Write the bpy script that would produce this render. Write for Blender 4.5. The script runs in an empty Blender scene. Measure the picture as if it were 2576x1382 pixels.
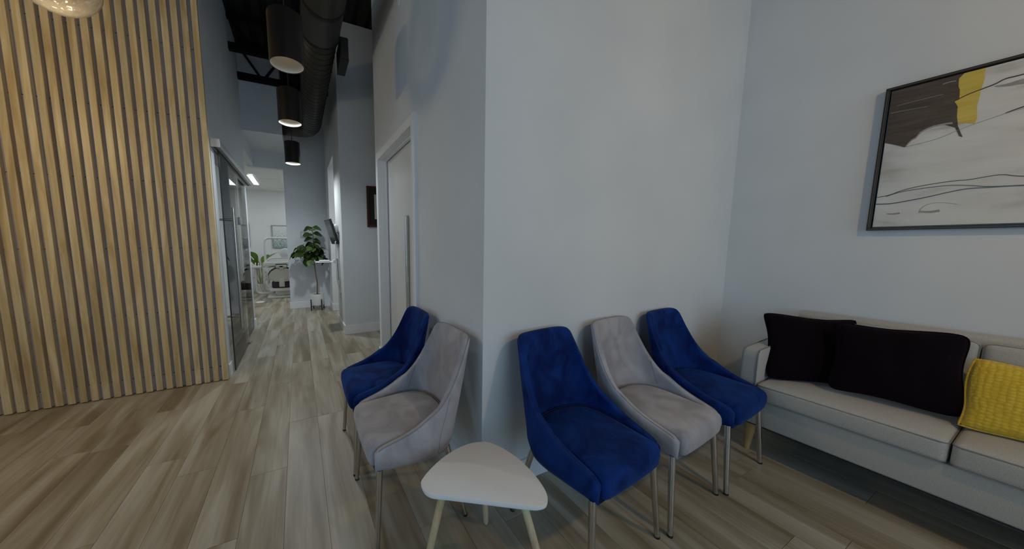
import bpy, bmesh, math, random
from mathutils import Vector, Matrix
random.seed(7)
S = bpy.context.scene
C = S.collection
PI = math.pi

# ------------------------------------------------------------------ camera
W_PX, H_PX = 2576, 1382
F_PX, PX, PY = 771.5, 1122.4, 696.0
YAW, PITCH, ROLL = math.radians(25.591), math.radians(-6.291), math.radians(0.146)
CAM_H = 1.27
cam_d = bpy.data.cameras.new('camera'); cam = bpy.data.objects.new('camera', cam_d); C.objects.link(cam)
fwd = Vector((math.sin(YAW) * math.cos(PITCH), math.cos(YAW) * math.cos(PITCH), math.sin(PITCH)))
rgt0 = Vector((math.cos(YAW), -math.sin(YAW), 0)); dwn0 = fwd.cross(rgt0)
rgt = math.cos(ROLL) * rgt0 + math.sin(ROLL) * dwn0
dwn = -math.sin(ROLL) * rgt0 + math.cos(ROLL) * dwn0
cam.matrix_world = Matrix(((rgt.x, -dwn.x, -fwd.x, 0), (rgt.y, -dwn.y, -fwd.y, 0), (rgt.z, -dwn.z, -fwd.z, CAM_H), (0, 0, 0, 1)))
cam_d.sensor_fit = 'HORIZONTAL'; cam_d.sensor_width = 36.0
cam_d.lens = F_PX / W_PX * 36.0
cam_d.shift_x = (W_PX / 2 - PX) / W_PX
cam_d.shift_y = (PY - H_PX / 2) / W_PX
cam_d.clip_start = 0.02
S.camera = cam

# ------------------------------------------------------------------ world, daylight, exposure
wd = bpy.data.worlds.new('world'); S.world = wd; wd.use_nodes = True
wd.node_tree.nodes['Background'].inputs[0].default_value = (0.62, 0.78, 1.0, 1)
wd.node_tree.nodes['Background'].inputs[1].default_value = 1.0
S.view_settings.view_transform = 'Standard'; S.view_settings.look = 'None'
S.view_settings.gamma = 1.0; S.view_settings.use_curve_mapping = False
S.view_settings.exposure = -0.98
S.cycles.max_bounces = 7; S.cycles.diffuse_bounces = 4; S.cycles.glossy_bounces = 3; S.cycles.transparent_max_bounces = 10
S.cycles.caustics_reflective = False; S.cycles.caustics_refractive = False

def area(name, loc, rot, sx, sy, power, col):
    l = bpy.data.lights.new(name, 'AREA'); l.shape = 'RECTANGLE'; l.size = sx; l.size_y = sy
    l.energy = power; l.color = col
    o = bpy.data.objects.new(name, l); C.objects.link(o); o.location = loc; o.rotation_euler = rot
    return o
# daylight standing in the big storefront window behind the camera
area('window_daylight', (1.0, -3.14, 1.75), (PI / 2, 0, 0), 3.6, 2.4, 80, (0.50, 0.76, 1.0))
# unseen second window, added in the far left wall to light the door wall
area('added_daylight_left', (-3.66, -.6, 1.75), (0, -PI / 2, 0), 2.4, 3.4, 66, (0.34, 0.67, 1.0))

# ------------------------------------------------------------------ materials
def mat(name, col=(.5, .5, .5), rough=.6, metal=0.0, **kw):
    m = bpy.data.materials.new(name); m.use_nodes = True
    b = m.node_tree.nodes['Principled BSDF']
    b.inputs['Base Color'].default_value = (*col, 1); b.inputs['Roughness'].default_value = rough
    b.inputs['Metallic'].default_value = metal
    for k, v in kw.items():
        b.inputs[k.replace('_', ' ')].default_value = v
    return m
def nodes(m):
    return m.node_tree.nodes, m.node_tree.links, m.node_tree.nodes['Principled BSDF']
def ramp(N, stops):
    r = N.new('ShaderNodeValToRGB')
    while len(r.color_ramp.elements) < len(stops): r.color_ramp.elements.new(0.5)
    for e, (p, c) in zip(r.color_ramp.elements, stops):
        e.position = p; e.color = (*c, 1)
    return r
def noise_mat(name, stops, scale=(1, 1, 1), nscale=4, detail=4, rough=.6, bump=0.0, per_object=0.0, distortion=0.0, **kw):
    """procedural colour from stretched noise; per_object shifts the pattern and value for each piece"""
    m = mat(name, rough=rough, **kw); N, L, b = nodes(m)
    tc = N.new('ShaderNodeTexCoord'); mp = N.new('ShaderNodeMapping'); mp.inputs['Scale'].default_value = scale
    L.new(tc.outputs['Object'], mp.inputs['Vector'])
    nz = N.new('ShaderNodeTexNoise'); nz.inputs['Scale'].default_value = nscale; nz.inputs['Detail'].default_value = detail
    nz.inputs['Distortion'].default_value = distortion
    r = ramp(N, stops)
    if per_object:
        oi = N.new('ShaderNodeObjectInfo'); mu = N.new('ShaderNodeMath'); mu.operation = 'MULTIPLY'; mu.inputs[1].default_value = 57.0
        L.new(oi.outputs['Random'], mu.inputs[0])
        cb = N.new('ShaderNodeCombineXYZ'); L.new(mu.outputs[0], cb.inputs[0]); L.new(mu.outputs[0], cb.inputs[1]); L.new(mu.outputs[0], cb.inputs[2])
        L.new(cb.outputs[0], mp.inputs['Location'])
        hs = N.new('ShaderNodeHueSaturation')
        mr = N.new('ShaderNodeMapRange'); mr.inputs['To Min'].default_value = 1 - per_object; mr.inputs['To Max'].default_value = 1 + per_object
        L.new(oi.outputs['Random'], mr.inputs['Value']); L.new(mr.outputs[0], hs.inputs['Value'])
        L.new(r.outputs[0], hs.inputs['Color']); L.new(hs.outputs[0], b.inputs['Base Color'])
    else:
        L.new(r.outputs[0], b.inputs['Base Color'])
    L.new(mp.outputs[0], nz.inputs['Vector']); L.new(nz.outputs['Fac'], r.inputs[0])
    if bump:
        bp = N.new('ShaderNodeBump'); bp.inputs['Strength'].default_value = bump; bp.inputs['Distance'].default_value = .01
        L.new(nz.outputs['Fac'], bp.inputs['Height']); L.new(bp.outputs[0], b.inputs['Normal'])
    return m

def wood_mat(name, dark, mid, light, along='y', grain=60.0, rough=.45, per_object=.12, spec=.4, figure=.6):
    """wood: broad soft streaks along one axis plus fine grain"""
    m = mat(name, rough=rough, Specular_IOR_Level=spec); N, L, b = nodes(m)
    tc = N.new('ShaderNodeTexCoord'); oi = N.new('ShaderNodeObjectInfo')
    mu = N.new('ShaderNodeMath'); mu.operation = 'MULTIPLY'; mu.inputs[1].default_value = 91.0
    L.new(oi.outputs['Random'], mu.inputs[0])
    cb = N.new('ShaderNodeCombineXYZ')
    for i in range(3): L.new(mu.outputs[0], cb.inputs[i])
    def stretched(sc, nsc, det, dist):
        mp = N.new('ShaderNodeMapping'); mp.inputs['Scale'].default_value = sc
        L.new(tc.outputs['Object'], mp.inputs['Vector']); L.new(cb.outputs[0], mp.inputs['Location'])
        nz = N.new('ShaderNodeTexNoise'); nz.inputs['Scale'].default_value = nsc; nz.inputs['Detail'].default_value = det; nz.inputs['Distortion'].default_value = dist
        L.new(mp.outputs[0], nz.inputs['Vector']); return nz
    def sc(cross, lng):
        return {'y': (cross, lng, cross), 'z': (cross, cross, lng), 'x': (lng, cross, cross)}[along]
    n1 = stretched(sc(9, 1.1), 1.0, 3, figure)
    n2 = stretched(sc(grain, grain * .035), 1.0, 5, .3)
    r1 = ramp(N, [(.32, dark), (.5, mid), (.66, light)])
    r2 = ramp(N, [(.3, (.72, .70, .68)), (.62, (1, 1, 1))])
    L.new(n1.outputs['Fac'], r1.inputs[0]); L.new(n2.outputs['Fac'], r2.inputs[0])
    mx = N.new('ShaderNodeMixRGB'); mx.blend_type = 'MULTIPLY'; mx.inputs[0].default_value = .55
    L.new(r1.outputs[0], mx.inputs[1]); L.new(r2.outputs[0], mx.inputs[2])
    hs = N.new('ShaderNodeHueSaturation')
    mr = N.new('ShaderNodeMapRange'); mr.inputs['To Min'].default_value = 1 - per_object; mr.inputs['To Max'].default_value = 1 + per_object
    L.new(oi.outputs['Random'], mr.inputs['Value']); L.new(mr.outputs[0], hs.inputs['Value'])
    L.new(mx.outputs[0], hs.inputs['Color']); L.new(hs.outputs[0], b.inputs['Base Color'])
    bp = N.new('ShaderNodeBump'); bp.inputs['Strength'].default_value = .12; bp.inputs['Distance'].default_value = .002
    L.new(n2.outputs['Fac'], bp.inputs['Height']); L.new(bp.outputs[0], b.inputs['Normal'])
    return m

def velvet_mat(name, base, nap_pale, sheen, sheen_w=.35):
    m = mat(name, rough=.85, Specular_IOR_Level=.15, Sheen_Weight=sheen_w, Sheen_Roughness=.35); N, L, b = nodes(m)
    b.inputs['Sheen Tint'].default_value = (*sheen, 1)
    tc = N.new('ShaderNodeTexCoord'); oi = N.new('ShaderNodeObjectInfo')
    mp = N.new('ShaderNodeMapping'); mp.inputs['Scale'].default_value = (1.2, 1.2, 1.0)
    cb = N.new('ShaderNodeCombineXYZ'); mu = N.new('ShaderNodeMath'); mu.operation = 'MULTIPLY'; mu.inputs[1].default_value = 31.0
    L.new(oi.outputs['Random'], mu.inputs[0])
    for i in range(3): L.new(mu.outputs[0], cb.inputs[i])
    L.new(tc.outputs['Object'], mp.inputs['Vector']); L.new(cb.outputs[0], mp.inputs['Location'])
    nz = N.new('ShaderNodeTexNoise'); nz.inputs['Scale'].default_value = 5.5; nz.inputs['Detail'].default_value = 5; nz.inputs['Roughness'].default_value = .55; nz.inputs['Distortion'].default_value = 1.2
    L.new(mp.outputs[0], nz.inputs['Vector'])
    r = ramp(N, [(.36, base), (.5, tuple((a + c) / 2 for a, c in zip(base, nap_pale))), (.64, nap_pale)])  # mottled brush marks in the velvet nap
    L.new(nz.outputs['Fac'], r.inputs[0]); L.new(r.outputs[0], b.inputs['Base Color'])
    bp = N.new('ShaderNodeBump'); bp.inputs['Strength'].default_value = .10; bp.inputs['Distance'].default_value = .01
    L.new(nz.outputs['Fac'], bp.inputs['Height']); L.new(bp.outputs[0], b.inputs['Normal'])
    return m

def weave_mat(name, c0, c1, scale=420):
    m = mat(name, rough=.9, Specular_IOR_Level=.2, Sheen_Weight=.15); N, L, b = nodes(m)
    tc = N.new('ShaderNodeTexCoord')
    nz = N.new('ShaderNodeTexNoise'); nz.inputs['Scale'].default_value = scale; nz.inputs['Detail'].default_value = 2
    L.new(tc.outputs['Object'], nz.inputs['Vector'])
    r = ramp(N, [(.35, c0), (.65, c1)]); L.new(nz.outputs['Fac'], r.inputs[0]); L.new(r.outputs[0], b.inputs['Base Color'])
    bp = N.new('ShaderNodeBump'); bp.inputs['Strength'].default_value = .15; bp.inputs['Distance'].default_value = .001
    L.new(nz.outputs['Fac'], bp.inputs['Height']); L.new(bp.outputs[0], b.inputs['Normal'])
    return m

def glass_mat(name, tint, ior=1.45, rough=0.0, bump=0.0):
    m = bpy.data.materials.new(name); m.use_nodes = True
    N, L = m.node_tree.nodes, m.node_tree.links; N.remove(N['Principled BSDF'])
    tr = N.new('ShaderNodeBsdfTransparent'); tr.inputs[0].default_value = (*tint, 1)
    gl = N.new('ShaderNodeBsdfGlossy'); gl.inputs['Roughness'].default_value = rough
    fr = N.new('ShaderNodeFresnel'); fr.inputs['IOR'].default_value = ior
    mx = N.new('ShaderNodeMixShader')
    L.new(fr.outputs[0], mx.inputs[0]); L.new(tr.outputs[0], mx.inputs[1]); L.new(gl.outputs[0], mx.inputs[2])
    L.new(mx.outputs[0], N['Material Output'].inputs['Surface'])
    if bump:
        tc = N.new('ShaderNodeTexCoord'); vz = N.new('ShaderNodeTexNoise'); vz.inputs['Scale'].default_value = 30; vz.inputs['Detail'].default_value = 1.0
        bp = N.new('ShaderNodeBump'); bp.inputs['Strength'].default_value = bump; bp.inputs['Distance'].default_value = .01
        L.new(tc.outputs['Object'], vz.inputs['Vector']); L.new(vz.outputs['Fac'], bp.inputs['Height'])
        L.new(bp.outputs[0], gl.inputs['Normal']); L.new(bp.outputs[0], fr.inputs['Normal'])
    return m
def emit_mat(name, col, strength):
    m = mat(name, col, .5); b = m.node_tree.nodes['Principled BSDF']
    b.inputs['Emission Color'].default_value = (*col, 1); b.inputs['Emission Strength'].default_value = strength
    return m

def paint(name, c, var=.025, rough=.75):
    a = tuple(max(0, x * (1 - var)) for x in c); d = tuple(x * (1 + var) for x in c)
    return noise_mat(name, [(.35, a), (.65, d)], nscale=2.2, detail=2, rough=rough, Specular_IOR_Level=.25)
M = {}
M['wall'] = paint('wall_paint_pale_grey', (.75, .755, .75))
M['wall_cool_light'] = paint('wall_paint_cool_light', (.71, .745, .78))  # same pale paint, with the bluish light on it tinted into the colour
M['white_wall'] = paint('wall_paint_white', (.80, .81, .80))
M['trim'] = paint('trim_paint_white', (.84, .86, .88), .01, .45)
M['ceil_white'] = paint('ceiling_tile_white', (.84, .85, .83), .02, .9)
M['floor'] = wood_mat('floor_oak_vinyl', (.255, .200, .130), (.385, .335, .250), (.50, .465, .385), 'y', 70, .36, .07, .45)
M['slat'] = wood_mat('slat_oak', (.60, .45, .235), (.77, .625, .365), (.87, .75, .50), 'z', 75, .38, .12, .45, 1.6)
M['slat_back'] = paint('slat_backing_grey_lilac', (.40, .41, .54), .04, .7)
M['deck'] = noise_mat('ceiling_deck_black', [(.3, (.004, .004, .003)), (.7, (.009, .009, .007))], nscale=3, rough=.8)
M['steel_black'] = mat('joist_steel_black', (.005, .0048, .0045), .7, Specular_IOR_Level=.15)
M['duct'] = noise_mat('duct_sheet_black', [(.3, (.038, .036, .030)), (.7, (.055, .052, .043))], nscale=2, rough=.42, Metallic=.35)
M['duct_seam'] = mat('duct_seam_black', (.004, .004, .004), .6)
M['lamp_black'] = mat('lamp_shade_bronze_black', (.030, .024, .021), .36, .55)
M['lamp_inner'] = mat('lamp_reflector_cream', (.62, .58, .50), .5)
M['bulb'] = emit_mat('lamp_bulb_glow', (1.0, .90, .76), 3.0)
M['velvet_blue'] = velvet_mat('velvet_navy_blue', (.0020, .0115, .085), (.006, .040, .215), (.10, .24, .66), .32)
M['velvet_grey'] = velvet_mat('velvet_warm_grey', (.35, .33, .345), (.48, .455, .475), (.75, .74, .80), .35)
M['thread_blue'] = mat('thread_navy', (.010, .025, .11), .8)
M['thread_grey'] = mat('thread_grey', (.26, .25, .27), .8)
M['steel'] = noise_mat('brushed_stainless', [(.3, (.50, .48, .45)), (.7, (.66, .64, .61))], scale=(40, 40, 3), nscale=6, rough=.24, Metallic=1.0)
M['rubber'] = mat('rubber_black', (.012, .012, .012), .7)
M['table_white'] = paint('table_lacquer_white', (.88, .88, .88), .008, .4)
M['birch'] = wood_mat('leg_birch', (.56, .44, .26), (.66, .54, .34), (.72, .62, .42), 'z', 90, .45, .04, .35)
M['sofa'] = weave_mat('sofa_linen_grey', (.41, .395, .36), (.55, .525, .475))
M['sofa_piping'] = mat('sofa_piping_grey', (.24, .235, .225), .9)
M['sofa_leg'] = wood_mat('sofa_leg_beech', (.46, .29, .10), (.56, .38, .16), (.62, .45, .22), 'z', 90, .4, .03, .35)
M['pillow_black'] = mat('pillow_velvet_black', (.0045, .002, .004), .9, Sheen_Weight=.25, Sheen_Roughness=.5, Specular_IOR_Level=.1)
M['pillow_black'].node_tree.nodes['Principled BSDF'].inputs['Sheen Tint'].default_value = (.10, .04, .08, 1)
M['frame_dark'] = mat('picture_frame_dark_wood', (.018, .012, .009), .4)
M['frame_bronze'] = mat('picture_frame_bronze_lip', (.10, .075, .045), .4, .4)
M['picture_red'] = mat('picture_frame_red_brown', (.075, .012, .008), .35)
M['picture_mat'] = mat('picture_mat_black', (.010, .010, .010), .6)
M['paper'] = mat('paper_white', (.62, .60, .52), .8)
M['door_glass'] = glass_mat('door_glass_clear', (.86, .90, .87), 1.5)
M['alu'] = mat('aluminium_satin', (.42, .42, .40), .38, .75)
M['alu_dark'] = mat('rail_groove_dark', (.02, .02, .02), .6)
M['glass_edge'] = mat('glass_edge_dark', (.03, .04, .045), .15)
M['plastic_white'] = mat('plastic_white', (.68, .70, .72), .4)
M['plastic_grey'] = mat('plastic_grey', (.33, .35, .37), .45)
M['plastic_black'] = mat('plastic_black', (.012, .013, .014), .45)
M['screen'] = mat('screen_dark_glass', (.05, .065, .075), .12)
M['leaf'] = noise_mat('fig_leaf_green', [(.3, (.040, .095, .018)), (.7, (.11, .20, .045))], nscale=6, rough=.42, per_object=.45)
M['leaf_bright'] = noise_mat('banana_leaf_green', [(.3, (.14, .26, .035)), (.7, (.22, .37, .06))], nscale=5, rough=.4, per_object=.2)
M['trunk'] = noise_mat('trunk_brown', [(.3, (.12, .075, .035)), (.7, (.22, .15, .075))], nscale=14, rough=.8)
M['pot'] = paint('pot_ceramic_white', (.68, .68, .66), .02, .5)
M['soil'] = noise_mat('soil_brown', [(.3, (.02, .014, .01)), (.7, (.05, .035, .02))], nscale=60, rough=.95)
M['iron'] = mat('stand_iron_black', (.010, .010, .010), .5)
M['dental_shell'] = mat('dental_shell_grey_beige', (.50, .48, .42), .45)
M['dental_pad'] = mat('dental_pad_dark_brown', (.030, .022, .024), .5)
M['dental_white'] = mat('dental_unit_ivory', (.70, .70, .65), .4)
M['panel_light'] = emit_mat('light_panel_glow', (.90, .96, 1.0), 5.2)
M['globe'] = glass_mat('pendant_glass_hammered', (.86, .85, .80), 1.42, .08, .9)
_N, _L = M['globe'].node_tree.nodes, M['globe'].node_tree.links
_tl = _N.new('ShaderNodeBsdfTranslucent'); _tl.inputs[0].default_value = (.85, .83, .76, 1)
_mx = _N.new('ShaderNodeMixShader'); _mx.inputs[0].default_value = .028
_old = _N['Material Output'].inputs['Surface'].links[0].from_socket
_L.new(_old, _mx.inputs[1]); _L.new(_tl.outputs[0], _mx.inputs[2]); _L.new(_mx.outputs[0], _N['Material Output'].inputs['Surface'])
M['cord'] = mat('cord_black', (.01, .01, .01), .6)
M['window_glass'] = glass_mat('window_glass', (.95, .97, .97), 1.35)

# yellow pillow: overlapping scale quilting as fine relief
def yellow_mat():
    m = mat('pillow_mustard_quilt', (.60, .41, .035), .85, Sheen_Weight=.2, Specular_IOR_Level=.2); N, L, b = nodes(m)
    tc = N.new('ShaderNodeTexCoord'); mp = N.new('ShaderNodeMapping'); mp.inputs['Scale'].default_value = (58, 58, 74)
    L.new(tc.outputs['Object'], mp.inputs['Vector'])
    vz = N.new('ShaderNodeTexVoronoi'); vz.inputs['Scale'].default_value = 1.0; vz.inputs['Randomness'].default_value = .35
    L.new(mp.outputs[0], vz.inputs['Vector'])
    r = ramp(N, [(.0, (.88, .64, .075)), (.75, (.72, .47, .035))]); L.new(vz.outputs['Distance'], r.inputs[0]); L.new(r.outputs[0], b.inputs['Base Color'])
    bp = N.new('ShaderNodeBump'); bp.inputs['Strength'].default_value = .7; bp.inputs['Distance'].default_value = .006; bp.invert = True
    L.new(vz.outputs['Distance'], bp.inputs['Height']); L.new(bp.outputs[0], b.inputs['Normal'])
    return m
M['pillow_yellow'] = yellow_mat()
M['canvas'] = noise_mat('canvas_off_white', [(.30, (.50, .48, .44)), (.45, (.68, .665, .625)), (.62, (.74, .73, .69))], scale=(1, 1.6, 4.5), nscale=2.6, detail=5, rough=.8)
def strokes_mat(name, a, b_):
    return noise_mat(name, [(.3, a), (.7, b_)], scale=(1, 3, 22), nscale=2.5, detail=5, rough=.55)
M['paint_brown'] = strokes_mat('paint_umber', (.060, .040, .026), (.115, .082, .060))
M['paint_yellow'] = strokes_mat('paint_yellow', (.62, .45, .050), (.74, .57, .13))
M['paint_dark'] = mat('paint_line_dark', (.07, .050, .035), .6)
M['paint_slate'] = mat('paint_line_slate', (.12, .135, .15), .6)
M['paint_white'] = mat('paint_highlight', (.36, .34, .32), .6)
M['paint_taupe'] = noise_mat('paint_wash_taupe', [(.35, (.30, .275, .245)), (.65, (.42, .40, .37))], nscale=16, rough=.7)
M['print_teal'] = noise_mat('print_teal_leaves', [(.36, (.10, .20, .20)), (.46, (.36, .46, .44)), (.54, (.74, .78, .76))], nscale=55, detail=3, rough=.6)
_N, _L, _b = nodes(M['print_teal'])          # the printed pattern thins out towards the top of the sheet
_sp = _N.new('ShaderNodeSeparateXYZ'); _mr = _N.new('ShaderNodeMapRange'); _ad = _N.new('ShaderNodeMath')
_mr.inputs['From Min'].default_value = .1; _mr.inputs['From Max'].default_value = .55; _mr.inputs['To Min'].default_value = -.06; _mr.inputs['To Max'].default_value = .16
_tc = [n for n in _N if n.type == 'TEX_COORD'][0]; _nz = [n for n in _N if n.type == 'TEX_NOISE'][0]; _rp = [n for n in _N if n.type == 'VALTORGB'][0]
_L.new(_tc.outputs['Object'], _sp.inputs[0]); _L.new(_sp.outputs['Z'], _mr.inputs['Value'])
_L.new(_mr.outputs[0], _ad.inputs[0]); _L.new(_nz.outputs['Fac'], _ad.inputs[1]); _L.new(_ad.outputs[0], _rp.inputs[0])

# ------------------------------------------------------------------ mesh helpers
def obj(name, bm, m=None, parent=None, smooth=False, loc=None, rot=None):
    me = bpy.data.meshes.new(name)
    if isinstance(bm, bmesh.types.BMesh):
        bmesh.ops.recalc_face_normals(bm, faces=bm.faces[:]); bm.to_mesh(me); bm.free()
    else:
        me = bm
    if smooth:
        for p in me.polygons: p.use_smooth = True
        if smooth == 'auto':
            me.set_sharp_from_angle(angle=math.radians(38))
    o = bpy.data.objects.new(name, me); C.objects.link(o)
    if m and not me.materials: me.materials.append(M[m] if isinstance(m, str) else m)
    if parent: o.parent = parent
    if loc is not None: o.location = loc
    if rot is not None: o.rotation_euler = rot
    return o
def tag(o, label, cat, group=None):
    o['label'] = label; o['category'] = cat
    if group: o['group'] = group
    return o
def thing(name, label, cat, loc=(0, 0, 0), rotz=0, group=None):
    o = bpy.data.objects.new(name, None); C.objects.link(o); o.empty_display_size = .1
    o.location = loc; o.rotation_euler = (0, 0, rotz)
    return tag(o, label, cat, group)
def struct(name, bm, m, parent=None, smooth=False):
    o = obj(name, bm, m, parent, smooth)
    if parent is None: o['kind'] = 'structure'
    return o
def add_box(bm, x0, x1, y0, y1, z0, z1):
    vs = [bm.verts.new(p) for p in ((x0, y0, z0), (x1, y0, z0), (x1, y1, z0), (x0, y1, z0), (x0, y0, z1), (x1, y0, z1), (x1, y1, z1), (x0, y1, z1))]
    for f in ((0, 3, 2, 1), (4, 5, 6, 7), (0, 1, 5, 4), (1, 2, 6, 5), (2, 3, 7, 6), (3, 0, 4, 7)):
        bm.faces.new([vs[i] for i in f])
    return vs
def bx(x0, x1, y0, y1, z0, z1, bevel=0, seg=2):
    bm = bmesh.new(); add_box(bm, x0, x1, y0, y1, z0, z1)
    if bevel: bmesh.ops.bevel(bm, geom=bm.edges[:], offset=bevel, segments=seg, profile=.6, affect='EDGES')
    return bm
def boxes(lst):
    bm = bmesh.new()
    for b in lst: add_box(bm, *b)
    return bm
def frame_of(d):
    d = Vector(d).normalized()
    a = Vector((0, 0, 1)) if abs(d.z) < .9 else Vector((1, 0, 0))
    u = d.cross(a).normalized(); return u, d.cross(u).normalized()
def add_tube(bm, pts, rad, n=10, caps=True, closed=False):
    pts = [Vector(p) for p in pts]; k = len(pts)
    rads = rad if isinstance(rad, (list, tuple)) else [rad] * k
    rings = []; u = None
    for i, p in enumerate(pts):
        if closed: d = pts[(i + 1) % k] - pts[i - 1]
        else: d = pts[min(i + 1, k - 1)] - pts[max(i - 1, 0)]
        d.normalize()
        if u is None: u, v = frame_of(d)
        else:
            u = (u - d * u.dot(d)).normalized(); v = d.cross(u)
        rings.append([bm.verts.new(p + (u * math.cos(a) + v * math.sin(a)) * rads[i]) for a in (2 * PI * j / n for j in range(n))])
    for i in range(k if closed else k - 1):
        A, B = rings[i], rings[(i + 1) % k]
        for j in range(n): bm.faces.new((A[j], A[(j + 1) % n], B[(j + 1) % n], B[j]))
    if caps and not closed:
        bm.faces.new(rings[0][::-1]); bm.faces.new(rings[-1])
def tube(pts, rad, n=10, closed=False):
    bm = bmesh.new(); add_tube(bm, pts, rad, n, True, closed); return bm
def lathe(prof, n=32, loc=(0, 0, 0), close=True):
    """profile of (r, z) revolved round z; closed profile gives a solid wall"""
    bm = bmesh.new(); rings = []
    for r, z in prof:
        if r < 1e-6: rings.append([bm.verts.new((loc[0], loc[1], loc[2] + z))])
        else: rings.append([bm.verts.new((loc[0] + r * math.cos(2 * PI * j / n), loc[1] + r * math.sin(2 * PI * j / n), loc[2] + z)) for j in range(n)])
    for A, B in zip(rings, rings[1:]):
        for j in range(n):
            q = [A[j % len(A)], A[(j + 1) % len(A)], B[(j + 1) % len(B)], B[j % len(B)]]
            u = []
            for w in q:
                if w not in u: u.append(w)
            if len(u) > 2: bm.faces.new(u)
    return bm
def prism(pts, axis_dir, depth):
    """flat outline (3-D points) pushed along axis_dir by depth"""
    bm = bmesh.new(); d = Vector(axis_dir) * depth
    A = [bm.verts.new(p) for p in pts]; B = [bm.verts.new(Vector(p) + d) for p in pts]
    bm.faces.new(A[::-1]); bm.faces.new(B); n = len(A)
    for i in range(n): bm.faces.new((A[i], A[(i + 1) % n], B[(i + 1) % n], B[i]))
    return bm
def spline(xs, ys):
    """monotone cubic through the points"""
    n = len(xs); d = [(ys[i + 1] - ys[i]) / (xs[i + 1] - xs[i]) for i in range(n - 1)]
    m = [d[0]] + [0 if d[i - 1] * d[i] <= 0 else 2 * d[i - 1] * d[i] / (d[i - 1] + d[i]) for i in range(1, n - 1)] + [d[-1]]
    def f(x):
        x = min(max(x, xs[0]), xs[-1]); i = max(j for j in range(n - 1) if xs[j] <= x or j == 0)
        h = xs[i + 1] - xs[i]; t = (x - xs[i]) / h
        return ((2 * t ** 3 - 3 * t * t + 1) * ys[i] + (t ** 3 - 2 * t * t + t) * h * m[i] + (-2 * t ** 3 + 3 * t * t) * ys[i + 1] + (t ** 3 - t * t) * h * m[i + 1])
    return f
def smooth_path(pts, k=6):
    P = [Vector(p) for p in pts]; out = []
    for i in range(len(P) - 1):
        a, b, c, d = P[max(i - 1, 0)], P[i], P[i + 1], P[min(i + 2, len(P) - 1)]
        for j in range(k):
            t = j / k
            out.append(.5 * ((2 * b) + (c - a) * t + (2 * a - 5 * b + 4 * c - d) * t * t + (3 * b - a - 3 * c + d) * t ** 3))
    out.append(P[-1]); return out
def dup(root, loc, rotz, label, group=None):
    r = root.copy(); C.objects.link(r); r.location = loc; r.rotation_euler = (0, 0, rotz); r['label'] = label
    if group: r['group'] = group
    for ch in list(root.children):
        c = ch.copy(); C.objects.link(c); c.parent = r
        for g in list(ch.children):
            d = g.copy(); C.objects.link(d); d.parent = c
    return r

# ================================================================== THE SETTING
XL, XD, XM, XR = -.654, .7645, .537, 2.965      # hall left wall, door wall, hall right wall, sofa wall
YC, YS, YM, YF = 1.197, 3.353, 4.366, 6.591     # chair wall, slat fronts, return wall, hall end
ZD = 4.06                                        # roof deck
# ---- floor of planks
fl = struct('floor', bx(-3.5, 3.1, -3.1, 9.7, -.10, -.0035), 'floor')
PW, PL = .182, 1.20
joint = {-1: 1.855, -2: 1.47, 1: 2.333, -4: 2.21, -3: 2.031, -7: 2.537, 14: .349, 10: .43, 11: .315}
def plank_mesh(L):
    g = .0006; c = .0008
    bm = bmesh.new()
    x0, x1, y0, y1 = g, PW - g, g, L - g
    A = [bm.verts.new(p) for p in ((x0, y0, -.003), (x1, y0, -.003), (x1, y1, -.003), (x0, y1, -.003))]
    B = [bm.verts.new(p) for p in ((x0, y0, -c), (x1, y0, -c), (x1, y1, -c), (x0, y1, -c))]
    D = [bm.verts.new(p) for p in ((x0 + c, y0 + c, 0), (x1 - c, y0 + c, 0), (x1 - c, y1 - c, 0), (x0 + c, y1 - c, 0))]
    for P_, Q in ((A, B), (B, D)):
        for i in range(4): bm.faces.new((P_[i], P_[(i + 1) % 4], Q[(i + 1) % 4], Q[i]))
    bm.faces.new(D); bm.faces.new(A[::-1])
    me = bpy.data.meshes.new('plank'); bmesh.ops.recalc_face_normals(bm, faces=bm.faces[:]); bm.to_mesh(me); bm.free()
    me.materials.append(M['floor']); return me
pm = plank_mesh(PL)
zones = ((-3.0, .80, .10, 3.45), (-.66, 1.5, 3.3, 6.6), (.4, 3.0, -.7, 1.2), (-1.7, .1, 3.4, 9.6))
for k in range(-17, 17):
    x = -.119 + PW * k
    off = joint.get(k, random.uniform(0, PL))
    n0 = int(math.floor((-1.0 - off) / PL))
    for j in range(n0, n0 + 11):
        y = off + j * PL
        if any(x + PW > a and x < b and y + PL > c and y < d for a, b, c, d in zones):
            o = bpy.data.objects.new('plank', pm); C.objects.link(o); o.parent = fl; o.location = (x, y, 0)

# ---- slatted wall on the left
wl = struct('wall_left', bx(-3.5, XL, 3.412, 3.51, 0, ZD), 'wall_cool_light')
zj = [.0, .13, .68, 1.23, 1.78, 2.33, 2.88, 3.43, ZD]
for a, b in zip(zj, zj[1:]):
    obj('board', bx(-3.4, XL - .045, 3.3915 if a else 3.387, 3.412, a + .002, b - .002, .002, 1), 'slat_back', wl)
SP, SW = .0668, .0425
slat_me = None
for i in range(36):
    x1 = XL - i * SP
    if slat_me is None:
        bm = bx(-SW, 0, 0, .0380, .006, ZD - .01, .0016, 1)
        s = obj('slat', bm, 'slat', wl, loc=(x1, YS, 0)); slat_me = s.data
    else:
        s = bpy.data.objects.new('slat', slat_me); C.objects.link(s); s.parent = wl
        s.location = (x1 + random.uniform(-.0015, .0015), YS, 0)
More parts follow.
